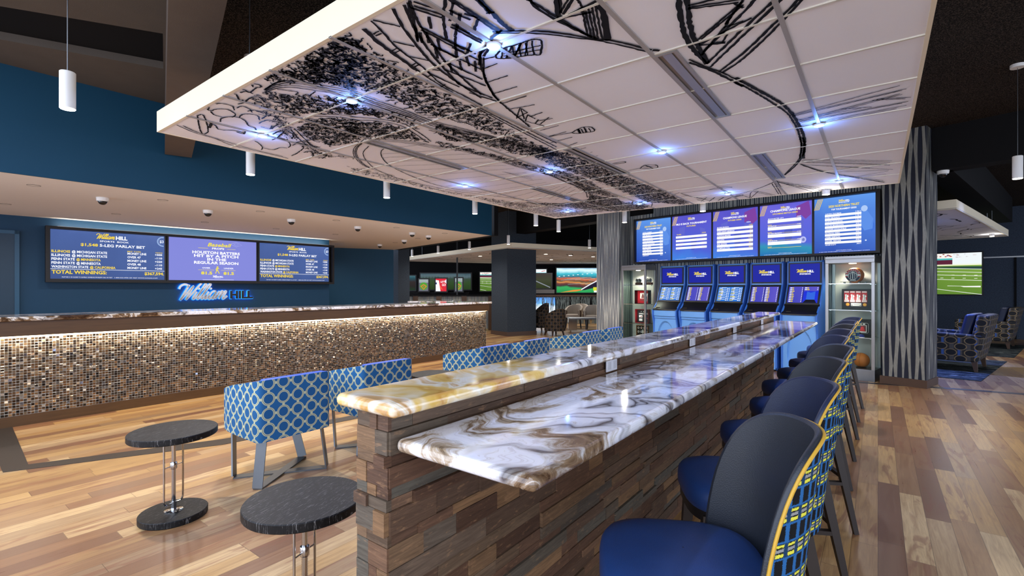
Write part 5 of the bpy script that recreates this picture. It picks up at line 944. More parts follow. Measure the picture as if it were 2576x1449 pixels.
# framed tickets
r=thing('ticket_frame','black frame with four red tickets and two gold medallions on the right cabinet shelf','framed memorabilia',cx_(-.30,.22,1.148),WROT)
b=MB(); b.box(-.205,0,0,.205,.03,.345); b.build('frame',BLACKP,r)
c=CV()
for i in range(4):
    x=-.172+i*.083; c.rect(x,.125,x+.075,.312,flat('#c23038'),1); c.rect(x+.005,.285,x+.07,.306,flat('#f0e8e6'),2); c.rect(x+.005,.13,x+.07,.158,flat('#f0e8e6'),2); c.poly([(x+.012,.165),(x+.02,.225),(x+.012,.245),(x+.03,.26),(x+.045,.235),(x+.055,.25),(x+.066,.22),(x+.05,.20),(x+.06,.165)],flat('#f2f2ef'),2); c.rect(x+.034,.17,x+.04,.24,flat('#3a2a28'),3); c.text('MYSTICS',x+.0375,.138,.010,flat('#4a3a3a'),3,w=.04,bold=.01)
for x in (-.12,.12): c.ell(x,.085,.029,.029,flat('#a33a24'),1); c.ell(x,.085,.024,.024,flat('#e0a536'),2)
c.rect(-.072,.06,.072,.108,flat('#e9e4df'),1); c.text('WASHINGTON',0,.078,.012,flat('#333333'),2,w=.08,bold=.01); c.ell(-.058,.075,.008,.008,flat('#444444'),2); c.ell(.058,.075,.008,.008,flat('#444444'),2)
c.build('ticket_print',r,(0,-.001,0))
r=thing('card_frame','black frame with a white-bordered red player card, half hidden behind the stools','framed memorabilia',cx_(-.215,.22,.703),WROT)
b=MB(); b.box(-.13,0,0,.13,.03,.29); b.build('frame',BLACKP,r); c=CV(); c.rib([(-.02,.06),(.07,.06),(.085,.075),(.085,.21),(.07,.225),(-.02,.225)],.003,flat('#e9e6df'),1); c.rect(-.05,.07,.06,.19,flat('#e9e6df'),1); c.rect(-.045,.085,.052,.185,flat('#5a2226'),2); c.poly([(-.03,.09),(-.02,.15),(0,.17),(.02,.16),(.03,.12),(.04,.09)],flat('#c22b30'),3); c.rect(-.03,.2,-.01,.215,flat('#f0f0f0'),2); c.rect(.01,.2,.04,.215,flat('#f0f0f0'),2); c.build('card_print',r,(0,-.001,0))
r=thing('basketball','plain orange basketball low in the right display cabinet','ball',cx_(-.225,.2,.315),WROT); b=MB(); b.sphere((0,0,0),.118,28,16); b.build('ball',mat('basketball_plain','#d0752f',.55,bump=.3,bscale=300),r)
b=MB(); 
for a in (0,PI/2):
    b.tube([(.1185*math.cos(t_)*math.cos(a),.1185*math.cos(t_)*math.sin(a),.1185*math.sin(t_)) for t_ in [k*PI/16 for k in range(32)]],.0015,5,True)
b.build('ball_seam',BLACKP,r)
r=thing('ball_ring_stand','low dark ring stand under the plain basketball','stand',cx_(-.225,.2,.19),WROT); b=MB(); b.lathe([(.07,0),(.075,.005),(.05,.012),(.055,.03),(.045,.03)],24); b.build('stand_ring',LEGW,r)
r=thing('small_cap','small white and blue souvenir on the lower shelf of the right cabinet','souvenir',cx_(-.2,.09,.702),WROT); b=MB(); b.sphere((0,0,0),.05,18,8,0,1); b.build('crown',mat('cap_blue','#2d3a8a',.7),r); b=MB(); b.prism([(.04*math.cos(a)+.02,-.04-.05*math.sin(a)) for a in [k*PI/8 for k in range(9)]],.0,.006); b.build('brim',WHITE,r)
# left cabinet pieces
for x,y,lb in ((-4.50,.15,'wooden-based trophy with silver rings on the left cabinet top shelf, left one'),(-4.29,.25,'wooden-based trophy with silver rings on the left cabinet top shelf, right one')):
    r=thing('trophy',lb,'trophy',cx_(x,y,1.587),WROT,'ring trophies')
    b=MB(); b.box(-.075,-.04,0,.075,.04,.055); b.build('trophy_base',mat('cherry_wood','#4e2f22',.4),r,bevel=.004)
    b=MB(); 
    for dx in (-.035,.03): b.lathe([(.038,-.018),(.05,-.012),(.05,.012),(.038,.018)],20,(dx,0,.105),M=None) if False else b.tube([(dx+.038*math.cos(t_),-.01,.10+.038*math.sin(t_)) for t_ in [k*2*PI/20 for k in range(20)]],.013,8,True)
    b.build('silver_ring',STEEL,r); b=MB(); b.sphere((-.035,-.01,.10),.024,14,8); b.sphere((.03,-.01,.10),.024,14,8); b.build('ring_crest',mat('crest_grey','#55585c',.3,metal=.5),r)
def sbox(name,label,x,z,w_,h_,d_,cin,fn):
    r=thing(name,label,'framed memorabilia',cx_(x,.17,z),WROT); b=MB(); b.box(-w_/2,0,0,w_/2,d_,.012); b.box(-w_/2,0,h_-.012,w_/2,d_,h_); b.box(-w_/2,0,.012,-w_/2+.012,d_,h_-.012); b.box(w_/2-.012,0,.012,w_/2,d_,h_-.012); b.build('frame',cin[0],r)
    b=MB(); b.box(-w_/2+.012,d_-.01,.012,w_/2-.012,d_,h_-.012); b.build('backing',cin[1],r); c=CV(); fn(c); c.build('mounted_pieces',r,(0,d_-.012,0)); return r
def f1(c):
    c.rect(-.10,.12,.02,.25,flat('#e6dcd8'),1); c.poly([(-.07,.13),(-.05,.2),(-.04,.23),(-.01,.22),(.01,.16),(0,.13)],flat('#7a1f25'),2); c.rect(-.10,.075,.02,.10,flat('#6a2f30'),1); c.poly([(.05,.06),(.09,.06),(.10,.2),(.12,.24),(.06,.24),(.045,.2)],flat('#f2f0ee'),1); c.poly([(.06,.07),(.08,.07),(.085,.17),(.065,.17)],flat('#1a1a1c'),2)
sbox('shadow_box','bright red shadow box with a photo and white glove in the left cabinet',-4.445,1.147,.37,.315,.11,(BLACKG,mat('red_felt','#b11424',.8)),f1)
def f2(c):
    c.text('OVECHKIN',0,.20,.03,flat('#eeeeee'),1,w=.24,bold=.02)
    for k in range(3): c.poly([(-.06+k*.06+.013*math.cos(PI/2+q*PI*.8),.265+.013*math.sin(PI/2+q*PI*.8)) for q in range(5)],flat('#eeeeee'),1)
    c.rect(-.12,.125,-.03,.18,flat('#e8e8ea'),1); c.rect(-.12,.045,-.03,.10,flat('#e8e8ea'),1); c.poly([(-.09,.13),(-.06,.17),(-.04,.14)],flat('#a02028'),2); c.poly([(0,.17),(.05,.11),(.09,.13),(.12,.09),(.07,.14),(.03,.18)],flat('#c02530'),1); c.text('8',.11,.2,.03,flat('#8a2028'),1)
sbox('jersey_frame','dark framed jersey piece with a name and three stars in the left cabinet',-4.44,.702,.36,.32,.09,(mat('red_edge','#8a1420',.4),mat('navy_felt','#14161f',.8)),f2)
def f3(c):
    for i in range(4):
        for j in range(2): c.ell(-.12+i*.08,.19-j*.09,.026,.026,flat(('#dcd8d2','#d8c9c0')[(i+j)%2]),1); c.ell(-.12+i*.08,.19-j*.09,.014,.014,flat(('#8a5038','#55585a','#b8452c','#303a58')[(i*2+j)%4]),2)
    c.poly([(-.01,.06),(.01,.06),(.012,.15),(-.012,.15)],flat('#f0eee8'),3)
sbox('medal_frame','wooden frame of round badges on the lowest shelf of the left cabinet',-4.43,.40,.32,.25,.05,(mat('oak_frame','#8a5f40',.5),mat('black_felt','#17130f',.8)),f3)
r=thing('display_riser','grey riser block under the badge frame in the left cabinet','riser',cx_(-4.43,.2,.19),WROT); MB().box(-.15,-.08,0,.15,.1,.209).build('riser_block',ALU,r)
# ------------------------------------------------------------------ bar
BX0,BX1,BY0,BY1=-1.20,-1.068,.85,6.98
br=thing('bar_divider','low bar wall clad in stacked reclaimed wood strips carrying two onyx ledges','bar wall',(0,0,0))
b=MB(); b.box(BX0+.012,BY0+.012,0,BX1-.004,BY1-.012,1.155); b.build('core',mat('bar_core','#1c1510',.8),br)
b=MB(); z=0.0; rows=[]
while z<1.15:
    hgt=min(RN.choice((.032,.045,.052,.058,.066)),1.157-z)
    if hgt<.015: break
    rows.append((z,z+hgt)); z+=hgt
for (z0,z1) in rows:
    y=BY0-.004+RN.uniform(-.25,0)
    while y<BY1:
        l=RN.choice((.14,.2,.28,.36,.45,.55)); a=max(y,BY0+.002); e=min(y+l,BY1-.002)
        if e-a>.02: b.box(BX1-.012,a+.0007,z0+.0007,BX1+RN.choice((0,.002,.004,.006,.008,.012)),e-.0007,z1-.0007)
        y+=l
    y=BY0+RN.uniform(-.25,0)
    while y<BY1:
        l=RN.choice((.2,.36,.5,.6)); a=max(y,BY0+.002); e=min(y+l,BY1-.002)
        if e-a>.02: b.box(BX0-RN.choice((0,.003,.006)),a+.0007,z0+.0007,BX0+.014,e-.0007,z1-.0007)
        y+=l
    for yy,sg_ in ((BY0,-1),(BY1,1)):
        cuts=sorted([RN.uniform(.25,.75)] if RN.random()<.7 else [RN.uniform(.2,.45),RN.uniform(.55,.8)])
        xs=[BX0-.004]+[BX0+(BX1-BX0)*c_ for c_ in cuts]+[BX1+.002]
        for q in range(len(xs)-1):
            p=RN.choice((0,.002,.004,.006,.014))
            y0,y1=(yy-p,yy+.012) if sg_<0 else (yy-.012,yy+p)
            b.box(xs[q]+.0007,y0,z0+.0007,xs[q+1]-.0007,y1,z1-.0007)
b.build('wood_cladding',CLAD,br)
# outlets
for k,y in enumerate((2.21,3.52,4.80,6.12)):
    b=MB(); b.box(BX1+.012,y-.058,1.093,BX1+.019,y+.058,1.150); o=b.build('power_outlet',mat('outlet_white','#e4e2e6',.35,vary=.02),br,bevel=.002); o['label']='white double power outlet'
    for dy in (-.03,.03):
        b=MB(); b.box(BX1+.0185,y+dy-.016,1.104,BX1+.0205,y+dy+.016,1.14)
        for q in (-.007,.007): b.box(BX1+.0202,y+dy+q-.0012,1.120,BX1+.0212,y+dy+q+.0012,1.134)
        b.lathe([(.003,0),(.003,.0008)],8,(0,0,0),M=Matrix.Translation((BX1+.0205,y+dy,1.110))@Matrix.Rotation(PI/2,4,'Y'))
        b.build('socket_face',mat('socket_grey','#c9c7cb',.4),o)
def slab(name,label,x0,x1,y0,y1,z0,z1,m=None):
    r=thing(name,label,'countertop',((x0+x1)/2,(y0+y1)/2,z0)); hx,hy=(x1-x0)/2,(y1-y0)/2; hz=z1-z0
    b=MB(); b.box(-hx,-hy,0,hx,hy,hz); o=b.build('onyx_slab',m or ONYX,r,bevel=hz*.46,bseg=5); return r
slab('bar_ledge','narrow raised onyx ledge along the top of the bar wall, amber at its near end',-1.262,-.998,.812,7.02,1.159,1.197,ONYXL)
slab('bar_counter','wider lower onyx bar counter beside the stools, pale at its near corner',-1.052,-.592,.862,7.04,1.052,1.090)
# ------------------------------------------------------------------ bar stools
def make_stool(lm,label):
    r=thing('bar_stool',label,'bar stool',(0,0,0),0,'bar stools along the onyx counter')
    # seat: rounded cushion, front = -x
    def sup(a,rx,ry,n=3.2):
        c_,s_=math.cos(a),math.sin(a); return (rx*math.copysign(abs(c_)**(2/n),c_),ry*math.copysign(abs(s_)**(2/n),s_))
    SG=40; b=MB(); P=[]
    for (f,z) in ((.97,.655),(1,.67),(1.0,.70),(.985,.722),(.94,.737),(.8,.748),(.5,.756),(.2,.759),(.01,.76)):
        P.append([(sup(2*PI*k/SG,.235*f,.232*f)[0]-.0,sup(2*PI*k/SG,.235*f,.232*f)[1],z) for k in range(SG)])
    b.grid(P,None,False,True,True); b.build('seat',lm,r,auto=60)
    b=MB(); b.prism([sup(2*PI*k/SG,.225,.222) for k in range(SG)],.615,.655,smooth=True); b.build('seat_frame',BLACKP,r)
    # barrel back shell
    NA,NZ=40,14; R0=.25; spread=math.radians(65)
    def shell(off,k):
        P=[];U=[]
        for i in range(NA+1):
            t=math.sin(PI/2*(-1+2*i/NA)); a=t*spread; at=abs(t)
            ztop=.605+.52*(max(0,1-at**4.2))**.42
            row=[];ur=[]
            for j in range(NZ+1):
                s_=j/NZ; z=.60+(ztop-.60)*s_; lean=.02+.075*((z-.6)/.5)
                rr_=R0+off
                x=rr_*math.cos(a)*(.98)+lean*math.cos(a)*.9; y=(rr_+lean*.12)*math.sin(a)
                row.append((x,y,z)); ur.append((t*.29,z))
            P.append(row);U.append(ur)
        return P,U
    Pi,Ui=shell(-.004,0); Po,Uo=shell(.016,0)
    b=MB(); b.grid(Pi,None,False,True)
    roll=[]
    for i in range(NA+1):
        a0=Vector(Pi[max(i-1,0)][-1]);a1=Vector(Pi[min(i+1,NA)][-1]); T=(a1-a0).normalized(); p=Vector(Pi[i][-1]);q=Vector(Po[i][-1]); W=q-p
        up=T.cross(W).normalized(); mid=Vector((.18,0,.8))
        if up.dot((p+q)/2-mid)<0: up=-up
        roll.append([tuple(p.lerp(q,k/6)+up*math.sin(PI*k/6)*.008) for k in range(7)])
    b.grid(roll,None,False,True)
    b.grid([[p[0] for p in Pi],[p[0] for p in Po]],None,False,True)
    b.build('backrest',lm,r,auto=80)
    Pc,Uc=shell(.0175,0)
    b=MB(); b.grid(Pc,Uc,True,True); b.build('back_cover',WEAVE,r)['label']='woven black, blue and yellow back cover'
    path=[Pc[i][-1] for i in range(NA+1)]
    b=MB(); b.tube(path,.0045,6); b.build('welt',YEL,r)['label']='mustard yellow piping'
    feet={}
    for sx in (-1,1):
        for sy in (-1,1):
            top=(sx*.165+.0,sy*.165,.635); ft=((-.205 if sx<0 else .285),sy*.205,0)
            b=MB(); b.bar(top,ft,.042,.046,.024,.026); b.build('leg',LEGW,r); feet[(sx,sy)]=(Vector(top),Vector(ft))
    def at(k,z):
        a,c_=feet[k]; t_=(a.z-z)/(a.z-c_.z); return a+(c_-a)*t_
    for k1,k2,z in (((-1,-1),(-1,1),.26),((1,-1),(1,1),.34),((-1,-1),(1,-1),.30),((-1,1),(1,1),.30)):
        b=MB(); b.bar(at(k1,z),at(k2,z),.02,.03,side=(0,0,1)); b.build('stretcher',LEGW,r)
    return r
SL_=['nearest bar stool, cut by the bottom edge of the picture, charcoal back','second bar stool from the camera, bluish back with dark seat','third bar stool from the camera, charcoal back','fourth bar stool from the camera, charcoal back','fifth bar stool from the camera, bright navy blue back','sixth bar stool from the camera, dark navy back','seventh bar stool from the camera, blackish back','eighth bar stool from the camera, dark blue back, close to the last one','farthest bar stool, blue back in front of the right display cabinet']
sa=make_stool(LDARK,SL_[0]); sb_=make_stool(LNAVY,SL_[1])
SROT=math.radians(28.5)
SP=[(-.445,1.40,SROT,'d'),(-.45,2.15,SROT,'n'),(-.46,2.91,SROT,'d'),(-.455,3.67,SROT,'d'),(-.51,4.43,SROT,'n'),(-.51,5.19,SROT,'n'),(-.51,5.95,SROT,'d'),(-.52,6.72,SROT,'n'),(-.50,7.50,SROT,'n')]
ud=un=False
for (x,y,rz,kd),lb in zip(SP,SL_):
    src=sa if kd=='d' else sb_
    if kd=='d' and not ud: src.location=(x,y,0); src.rotation_euler=(0,0,rz); src['label']=lb; ud=True
    elif kd=='n' and not un: src.location=(x,y,0); src.rotation_euler=(0,0,rz); src['label']=lb; un=True
    else: copy_tree(src,(x,y,0),rz,lb)
# blue seat tops on every stool
for o in list(bpy.data.objects):
    if o.name.startswith('seat') and not o.name.startswith('seat_frame') and o.parent and o.parent.name.startswith('bar_stool'):
        o.material_slots[0].link='OBJECT'; o.material_slots[0].material=LBLUE
# ------------------------------------------------------------------ blue ring-pattern lounge chairs
def make_blue(label):
    r=thing('lounge_chair',label,'lounge chair',(0,0,0),0,'blue ring-patterned lounge chairs'); D=.33; Wd=.30
    # plan path: front-left -> back-left -> back-right -> front-right ; front = -x
    def arc(cx,cy,rad,a0,a1,n=6): return [(cx+rad*math.cos(a0+(a1-a0)*k/n),cy+rad*math.sin(a0+(a1-a0)*k/n)) for k in range(n+1)]
    path=[(-D,-Wd+.035),(-D+.1,-Wd+.012),(-D+.22,-Wd+.0),(-.05,-Wd),(.12,-Wd)]+arc(D-.05,-Wd+.05,.05,-PI/2,0)+[(D,-.1),(D,.1)]+arc(D-.05,Wd-.05,.05,0,PI/2)+[(.12,Wd),(-.05,Wd),(-D+.22,Wd),(-D+.1,Wd-.012),(-D,Wd-.035)]
    ln=[0]
    for i in range(1,len(path)): ln.append(ln[-1]+math.dist(path[i],path[i-1]))
    c0=(0,0)
    def zt(x): return .675+(.815-.675)*min(1,max(0,(x+D)/(2*D)))**.8
    P=[];U=[];Q=[];Uq=[];th=.075
    for i,p in enumerate(path):
        a=path[max(i-1,0)];c_=path[min(i+1,len(path)-1)]; d=Vector((c_[0]-a[0],c_[1]-a[1])).normalized(); n=Vector((-d.y,d.x))
        z1=zt(p[0]); z0=.352
        P.append([(p[0],p[1],z0+(z1-z0)*j/6) for j in range(7)]); U.append([(ln[i]+.03,z0+(z1-z0)*j/6+.075) for j in range(7)])
        q=Vector(p)+n*th; Q.append([(q.x,q.y,z0+(z1-z0)*j/6) for j in range(7)]); Uq.append(U[-1])
    b=MB(); b.grid(P,U,True,True); b.grid(Q,Uq,False,True)
    b.grid([P[0],Q[0]],[U[0],U[0]],False,True); b.grid([P[-1],Q[-1]],[U[-1],U[-1]],True,True)
    b.grid([[p[0] for p in P],[p[0] for p in Q]],[[u[0] for u in U]]*2,False,True); b.build('upholstered_shell',RING,r,auto=50)
    b=MB(); e=[[p[-1] for p in P],[p[-1] for p in Q]]; b.grid(e,None,True,True); b.build('top_edge',mat('edge_highlight_blue','#1d4fb8',.5),r)  # closes the shell top; the blue highlight is put into its colour
    b=MB(); b.box(-D+.02,-Wd+.085,.36,D-.085,Wd-.085,.47); b.build('seat_cushion',mat('seat_blue','#174d86',.7),r,bevel=.025,bseg=3)
    FR=mat('graphite_steel','#6d7174',.35,metal=.8)
    ft={}
    for sx in (-1,1):
        for sy in (-1,1):
            top=(sx*.27 if sx>0 else -.20,sy*.245,.352); f_=(.285 if sx>0 else -.10,sy*.285,.012)
            b=MB(); b.bar(top,f_,.072,.011,side=(-sy,sx,0)); b.build('leg',FR,r); ft[(sx,sy)]=f_
    b=MB(); 
    for k1,k2,dz in (((-1,-1),(1,1),0),((-1,1),(1,-1),.001)):
        p=Vector(ft[k1]);q=Vector(ft[k2]); p.z=q.z=.006+dz; b.bar(p,q,.072,.011,side=(q-p).cross(Vector((0,0,1))))
    b.build('floor_cross',FR,r); return r
BL=['blue ring-patterned lounge chair nearest the camera, beside the small black table','second blue ring-patterned lounge chair, partly behind the nearest one','third blue ring-patterned lounge chair, behind the bar ledge','fourth blue ring-patterned lounge chair along the bar','fifth blue ring-patterned lounge chair, only its back showing over the ledge','farthest blue ring-patterned lounge chair, by the left display cabinet']
bc=None
for y,lb in zip((2.02,2.92,4.54,5.42,6.99,7.86),BL):
    if bc is None: bc=make_blue(lb); bc.location=(-3.975,y,0)
    else: copy_tree(bc,(-3.975,y,0),None,lb)
# ------------------------------------------------------------------ side tables
def make_table(label):
    r=thing('side_table',label,'side table',(0,0,0),0,'round black side tables')
    b=MB(); b.lathe([(.247,.532),(.25,.536),(.25,.568),(.247,.572)],56); b.build('table_top',BASH,r,auto=30)
    b=MB(); b.lathe([(.190,0),(.193,.004),(.193,.038),(.19,.042)],48); b.build('base',BASH,r,auto=30)
    b=MB(); b.lathe([(.055,.042),(.055,.045),(.05,.048)],28); b.build('flange',CHROME,r)
    pr=[(.016,.048),(.016,.10),(.0125,.10)]; z=.10
    while z<.53: pr+=[(.0105,z+.002),(.0135,z+.005)]; z+=.0075
    b=MB(); b.lathe(pr,16); b.build('threaded_stem',CHROME,r,auto=80)
    b=MB()
    loop=[]
    for (cx2,cz2,a0) in ((.045,.49,0),(-.045,.49,PI/2),(-.045,.125,PI),(.045,.125,1.5*PI)):
        for k in range(7):
            a=a0+k*PI/12; loop.append((0.0,cx2+.02*math.cos(a),cz2+.035*math.sin(a)))
    b.tube(loop,.0058,8,True); b.build('wire_loop',CHROME,r)
    b=MB(); b.lathe([(.019,.315),(.021,.318),(.021,.355),(.019,.358)],16); b.tube([(0,-.066,.335),(0,.066,.335)],.003,6); b.build('collar',CHROME,r); return r
tb=make_table('round black side table beside the nearest blue chair, fully in view'); tb.location=(-3.70,1.20,0); tb.rotation_euler=(0,0,.35)
copy_tree(tb,(-2.03,1.16,0),.35,'round black side table cut by the end of the bar wall, nearest the camera')
copy_tree(tb,(-3.86,3.70,0),0,'round black side table between the second and third blue chairs')
copy_tree(tb,(-3.86,6.20,0),0,'round black side table between the fourth and fifth blue chairs')
r=thing('pouf','smooth dark grey rounded seat cut by the right edge of the picture','pouf',(1.0,3.92,0))
b=MB(); b.lathe([(.12,.30),(.22,.33),(.29,.42),(.325,.55),(.29,.69),(.2,.79),(.05,.83)],40); b.build('upholstered_shell',mat('grey_vinyl','#666a64',.5),r)
b=MB(); b.lathe([(.2,0),(.2,.015),(.03,.03),(.03,.30)],28); b.build('pedestal',STEEL,r)
b=MB(); b.tube([(.326*math.cos(k*PI/24),.326*math.sin(k*PI/24),.55) for k in range(48)],.002,5,True); b.build('seam',BLACKP,r)
# ------------------------------------------------------------------ right-hand lounge
for nm,poly,lb in (('rug',[(1.327,10.79),(2.114,14.043),(-1.5,14.6),(-2.2,11.3)],'dark abstract rug under the nearer armchair of the right-hand lounge'),('rug',[(2.35,14.9),(3.1,18.2),(-.5,19.0),(-1.3,15.5)],'dark abstract rug under the farther armchair of the right-hand lounge')):
    b=MB(); b.prism(poly,.0,.009); tag(b.build(nm,RUG),lb,'rug')
def make_arm(label,fab):
    r=thing('armchair',label,'armchair',(0,0,0),0,'oval-patterned armchairs')      # front = -x
    for sy in (-1,1):
        b=MB(); y0,y1=(sy*.41,sy*.30); b.prism([(-.40,.16),(.36,.16),(.42,.60),(-.40,.63)],min(y0,y1),max(y0,y1),M=Matrix(((1,0,0,0),(0,0,1,0),(0,1,0,0),(0,0,0,1)))); b.build('arm',fab,r,bevel=.02)
    b=MB(); b.prism([(.24,.16),(.37,.16),(.50,.92),(.36,.93)],-.40,.40,M=Matrix(((1,0,0,0),(0,0,1,0),(0,1,0,0),(0,0,0,1)))); b.build('back',fab,r,bevel=.03)
    b=MB(); b.prism([(.14,.44),(.24,.42),(.355,.94),(.23,.93)],-.29,.29,M=Matrix(((1,0,0,0),(0,0,1,0),(0,1,0,0),(0,0,0,1)))); b.build('back_cushion',LNAVY,r,bevel=.035,bseg=3)
    b=MB(); b.box(-.42,-.295,.26,.22,.295,.44); b.build('seat_cushion',fab,r,bevel=.03,bseg=3)
    b=MB(); b.box(-.38,-.3,.16,.3,.3,.26); b.build('seat_frame',fab,r)
    for sx,sy in ((-1,-1),(-1,1),(1,-1),(1,1)):
        b=MB(); b.bar((sx*.33,sy*.35,.165),(sx*.35,sy*.36,.0),.06,.06,.035,.035); b.build('leg',WOODB,r)
    return r
a1=make_arm('large oval-patterned armchair with navy back cushion standing on the nearer rug',OVAL); a1.location=(1.06,12.43,.0125); a1.rotation_euler=(0,0,-.24); a1.scale=(1.32,1.32,1.1)
copy_tree(a1,(2.24,17.5,.0125),-.24,'oval-patterned armchair on the farther rug at the right edge of the picture')
def make_barrel(name,label,fab,zb,zh,cat,wood=None):
    r=thing(name,label,cat,(0,0,0)); N=28; R_=.34    # front = -x
    P=[];Q=[];U=[]
    for i in range(N+1):
        t=-1+2*i/N; a=t*math.radians(120); zt_=zb+(zh-zb)*(.62+.38*math.cos(min(1,abs(t)*1.25)*PI/2)**.8 if abs(t)<.8 else .62)
        P.append([((R_)*math.cos(a),R_*math.sin(a),zb+(zt_-zb)*j/6) for j in range(7)]); U.append([(t*.72,zb+(zt_-zb)*j/6) for j in range(7)])
        Q.append([((R_-.07)*math.cos(a),(R_-.07)*math.sin(a),zb+(zt_-zb)*j/6) for j in range(7)])
    b=MB(); b.grid(P,U,True,True); b.grid(Q,U,False,True); b.grid([[p[-1] for p in P],[p[-1] for p in Q]],[[u[-1] for u in U]]*2,True,True); b.grid([P[0],Q[0]],[U[0]]*2,False,True); b.grid([P[-1],Q[-1]],[U[-1]]*2,True,True); b.build('barrel_back',fab,r,auto=60)
    b=MB(); b.lathe([(.27,zb),(.285,zb+.03),(.28,zb+.12),(.24,zb+.14)],28,(-.03,0,0)); b.build('seat_cushion',fab,r)
    if wood:
        for t in (-1,1):
            a=t*math.radians(112); x,y=(R_-.035)*math.cos(a),(R_-.035)*math.sin(a); b=MB(); b.box(x-.03,y-.05,zb-.02,x+.05,y+.05,zb+.27); b.build('arm_panel',wood,r)
    for sx,sy in ((-1,-1),(-1,1),(1,-1),(1,1)):
        b=MB(); b.bar((sx*.19-.03,sy*.19,zb+.005),(sx*.22-.03,sy*.22,.0),.05,.05,.035,.035); b.build('leg',WOODB if not wood else BLACKP,r)
    return r
o=make_barrel('barrel_chair','blue ring-patterned barrel chair half hidden behind the wave-clad column',RING2,.16,.82,'armchair'); o.location=(.35,14.35,.0125); o.rotation_euler=(0,0,2.3)
# television on the navy wall: right edge x, built in the wall frame
def tv_field(c,w,h):
    G=m_blend('tv_turf',[(0,'#50762a'),(.5,'#6f9438'),(1,'#9cc25a')],2,(.1,.45),1.0,.2); MC['tv_turf']=G
    c.rect(0,0,w,h,G,1); c.rect(0,h*.70,w,h*.73,'#e8eccc',2); c.rect(0,h*.73,w,h*.84,'#5a2338',2); c.rect(w*.72,h*.73,w,h,'#e9f0f2',3); c.rect(0,h*.84,w,h*.88,'#4ab8b8',2); c.rect(0,h*.88,w,h,'#f3eee8',2)
    for k in range(60): x=RN.uniform(0,w*.98); c.ell(x,RN.uniform(h*.9,h*.99),w*.012,h*.014,RN.choice(('#b0504a','#7a5aa0','#d8c8c0','#8a4038')),3,6)
    c.poly([(w*.35,h*.69),(w,h*.67),(w,h*.60),(w*.35,h*.685)],'#27433c',2)
    for i,(a_,b_) in enumerate(((.69,.60),(.62,.52),(.53,.44),(.42,.33),(.29,.0))): c.rib([(0,h*a_),(w,h*b_)],h*.009,'#ffffff',3)
    c.rib([(0,h*.09),(w*.16,h*.02)],h*.01,'#ffffff',3)
    for r_ in range(2):
        for k in range(9): x=w*(.05+k*.11); c.rect(x,h*(.50-r_*.075-k*.006),x+w*.03,h*(.51-r_*.075-k*.006),'#f2f2e8',3)
    c.poly([(w*.67,h*.21),(w*.85,h*.20),(w*.99,h*.205),(w*.99,h*.17),(w*.83,h*.175),(w*.80,h*.195),(w*.67,h*.2)],'#f4f4f0',3)
RWD=Vector((math.cos(rr),math.sin(rr))); RWN=Vector((math.sin(rr),-math.cos(rr)))
def rwp(x,off,z): p=Vector((RW.x,RW.y))+RWD*x+RWN*off; return (p.x,p.y,z)
r=thing('television','large television showing a green football field on the navy wall','television',rwp(-3.12,.06,1.32),rr)
TW,TH=2.40,1.30
b=MB(); b.box(-.04,0,-.04,TW+.04,.055,TH+.04); b.build('screen_body',BLACKP,r); c=CV(); tv_field(c,TW,TH); c.build('screen_picture',r,(0,-.002,0))
# ------------------------------------------------------------------ far part of the room (camera-facing far wall frame)
FD=Vector((math.cos(frot),math.sin(frot))); FN=Vector((math.sin(frot),-math.cos(frot)))
def fp(x,dep,z):        # x metres to the right, dep metres along the viewing axis
    p=FD*x+Vector((-math.sin(YAW),math.cos(YAW)))*dep; return (p.x,p.y,z)
def ftv(name,label,x0,x1,z0,z1,dep,fn,cat='display screen',dim=None):
    r=thing(name,label,cat,fp(x0,dep,z0),frot); w_,h_=x1-x0,z1-z0
    b=MB(); b.box(-.05,.0,-.05,w_+.05,.08,h_+.05); b.build('screen_body',BLACKP,r); c=CV(); fn(c,w_,h_); c.build('screen_picture',r,(0,-.003,0))
    b=MB(); b.box(w_*.4,.08,h_*.4,w_*.6,.3,h_*.6); b.build('wall_bracket',DARK,r); return r
def p_led(c,w,h):
    c.rect(0,0,w,h,m_blend('led_scene',[(0,'#1f8a4c'),(.2,'#35a55a'),(.27,'#3a3036'),(.36,'#6a3a34'),(.42,'#d08a4a'),(.46,'#4a4a3a'),(.55,'#c25a38'),(.62,'#2a6f80'),(.75,'#3fb6c8'),(.88,'#d8f4f6'),(1,'#6aa8d8')],1.2,(.02,.77),1.1,.22),1)
    for k in range(22): y=RN.uniform(.3,.62)*h; x=RN.uniform(0,.7)*w; c.rib([(x,y),(x+w*.3,y+h*.05)],h*.008,RN.choice(('#f0b070','#e86a40','#ffe0b0','#7ac8d0')),2)
    for k in range(9): c.ell(w*(.04+k*.07),h*(.66+k*.018),w*.014,h*.014,'#f4feff',3,8)
    c.poly([(w*.05,h*.0),(w*.3,h*.05),(w*.38,h*.1),(w*.36,h*.13),(w*.25,h*.11)],'#e08a3a',3); c.poly([(w*.36,h*.1),(w*.42,h*.1),(w*.6,h*.22),(w*.95,h*.3),(w*.95,h*.7),(w*.62,h*.52),(w*.5,h*.36)],'#20182e',3); c.rib([(w*.37,h*.12),(w*.5,h*.33),(w*.62,h*.5)],h*.04,'#f2f4fa',4)
    c.rect(w*.55,h*.08,w,h*.22,'#d8d83a',4); c.rect(w*.56,h*.01,w,h*.08,'#f4f4f0',4)
ftv('led_wall','large bright stadium action screen at the far end of the room',2.25,5.6,1.30,2.53,24.4,p_led)
ftv('television','bright football-field screen left of the charcoal pillar at the far end',-1.61,.3,1.38,2.32,24.4,tv_field)
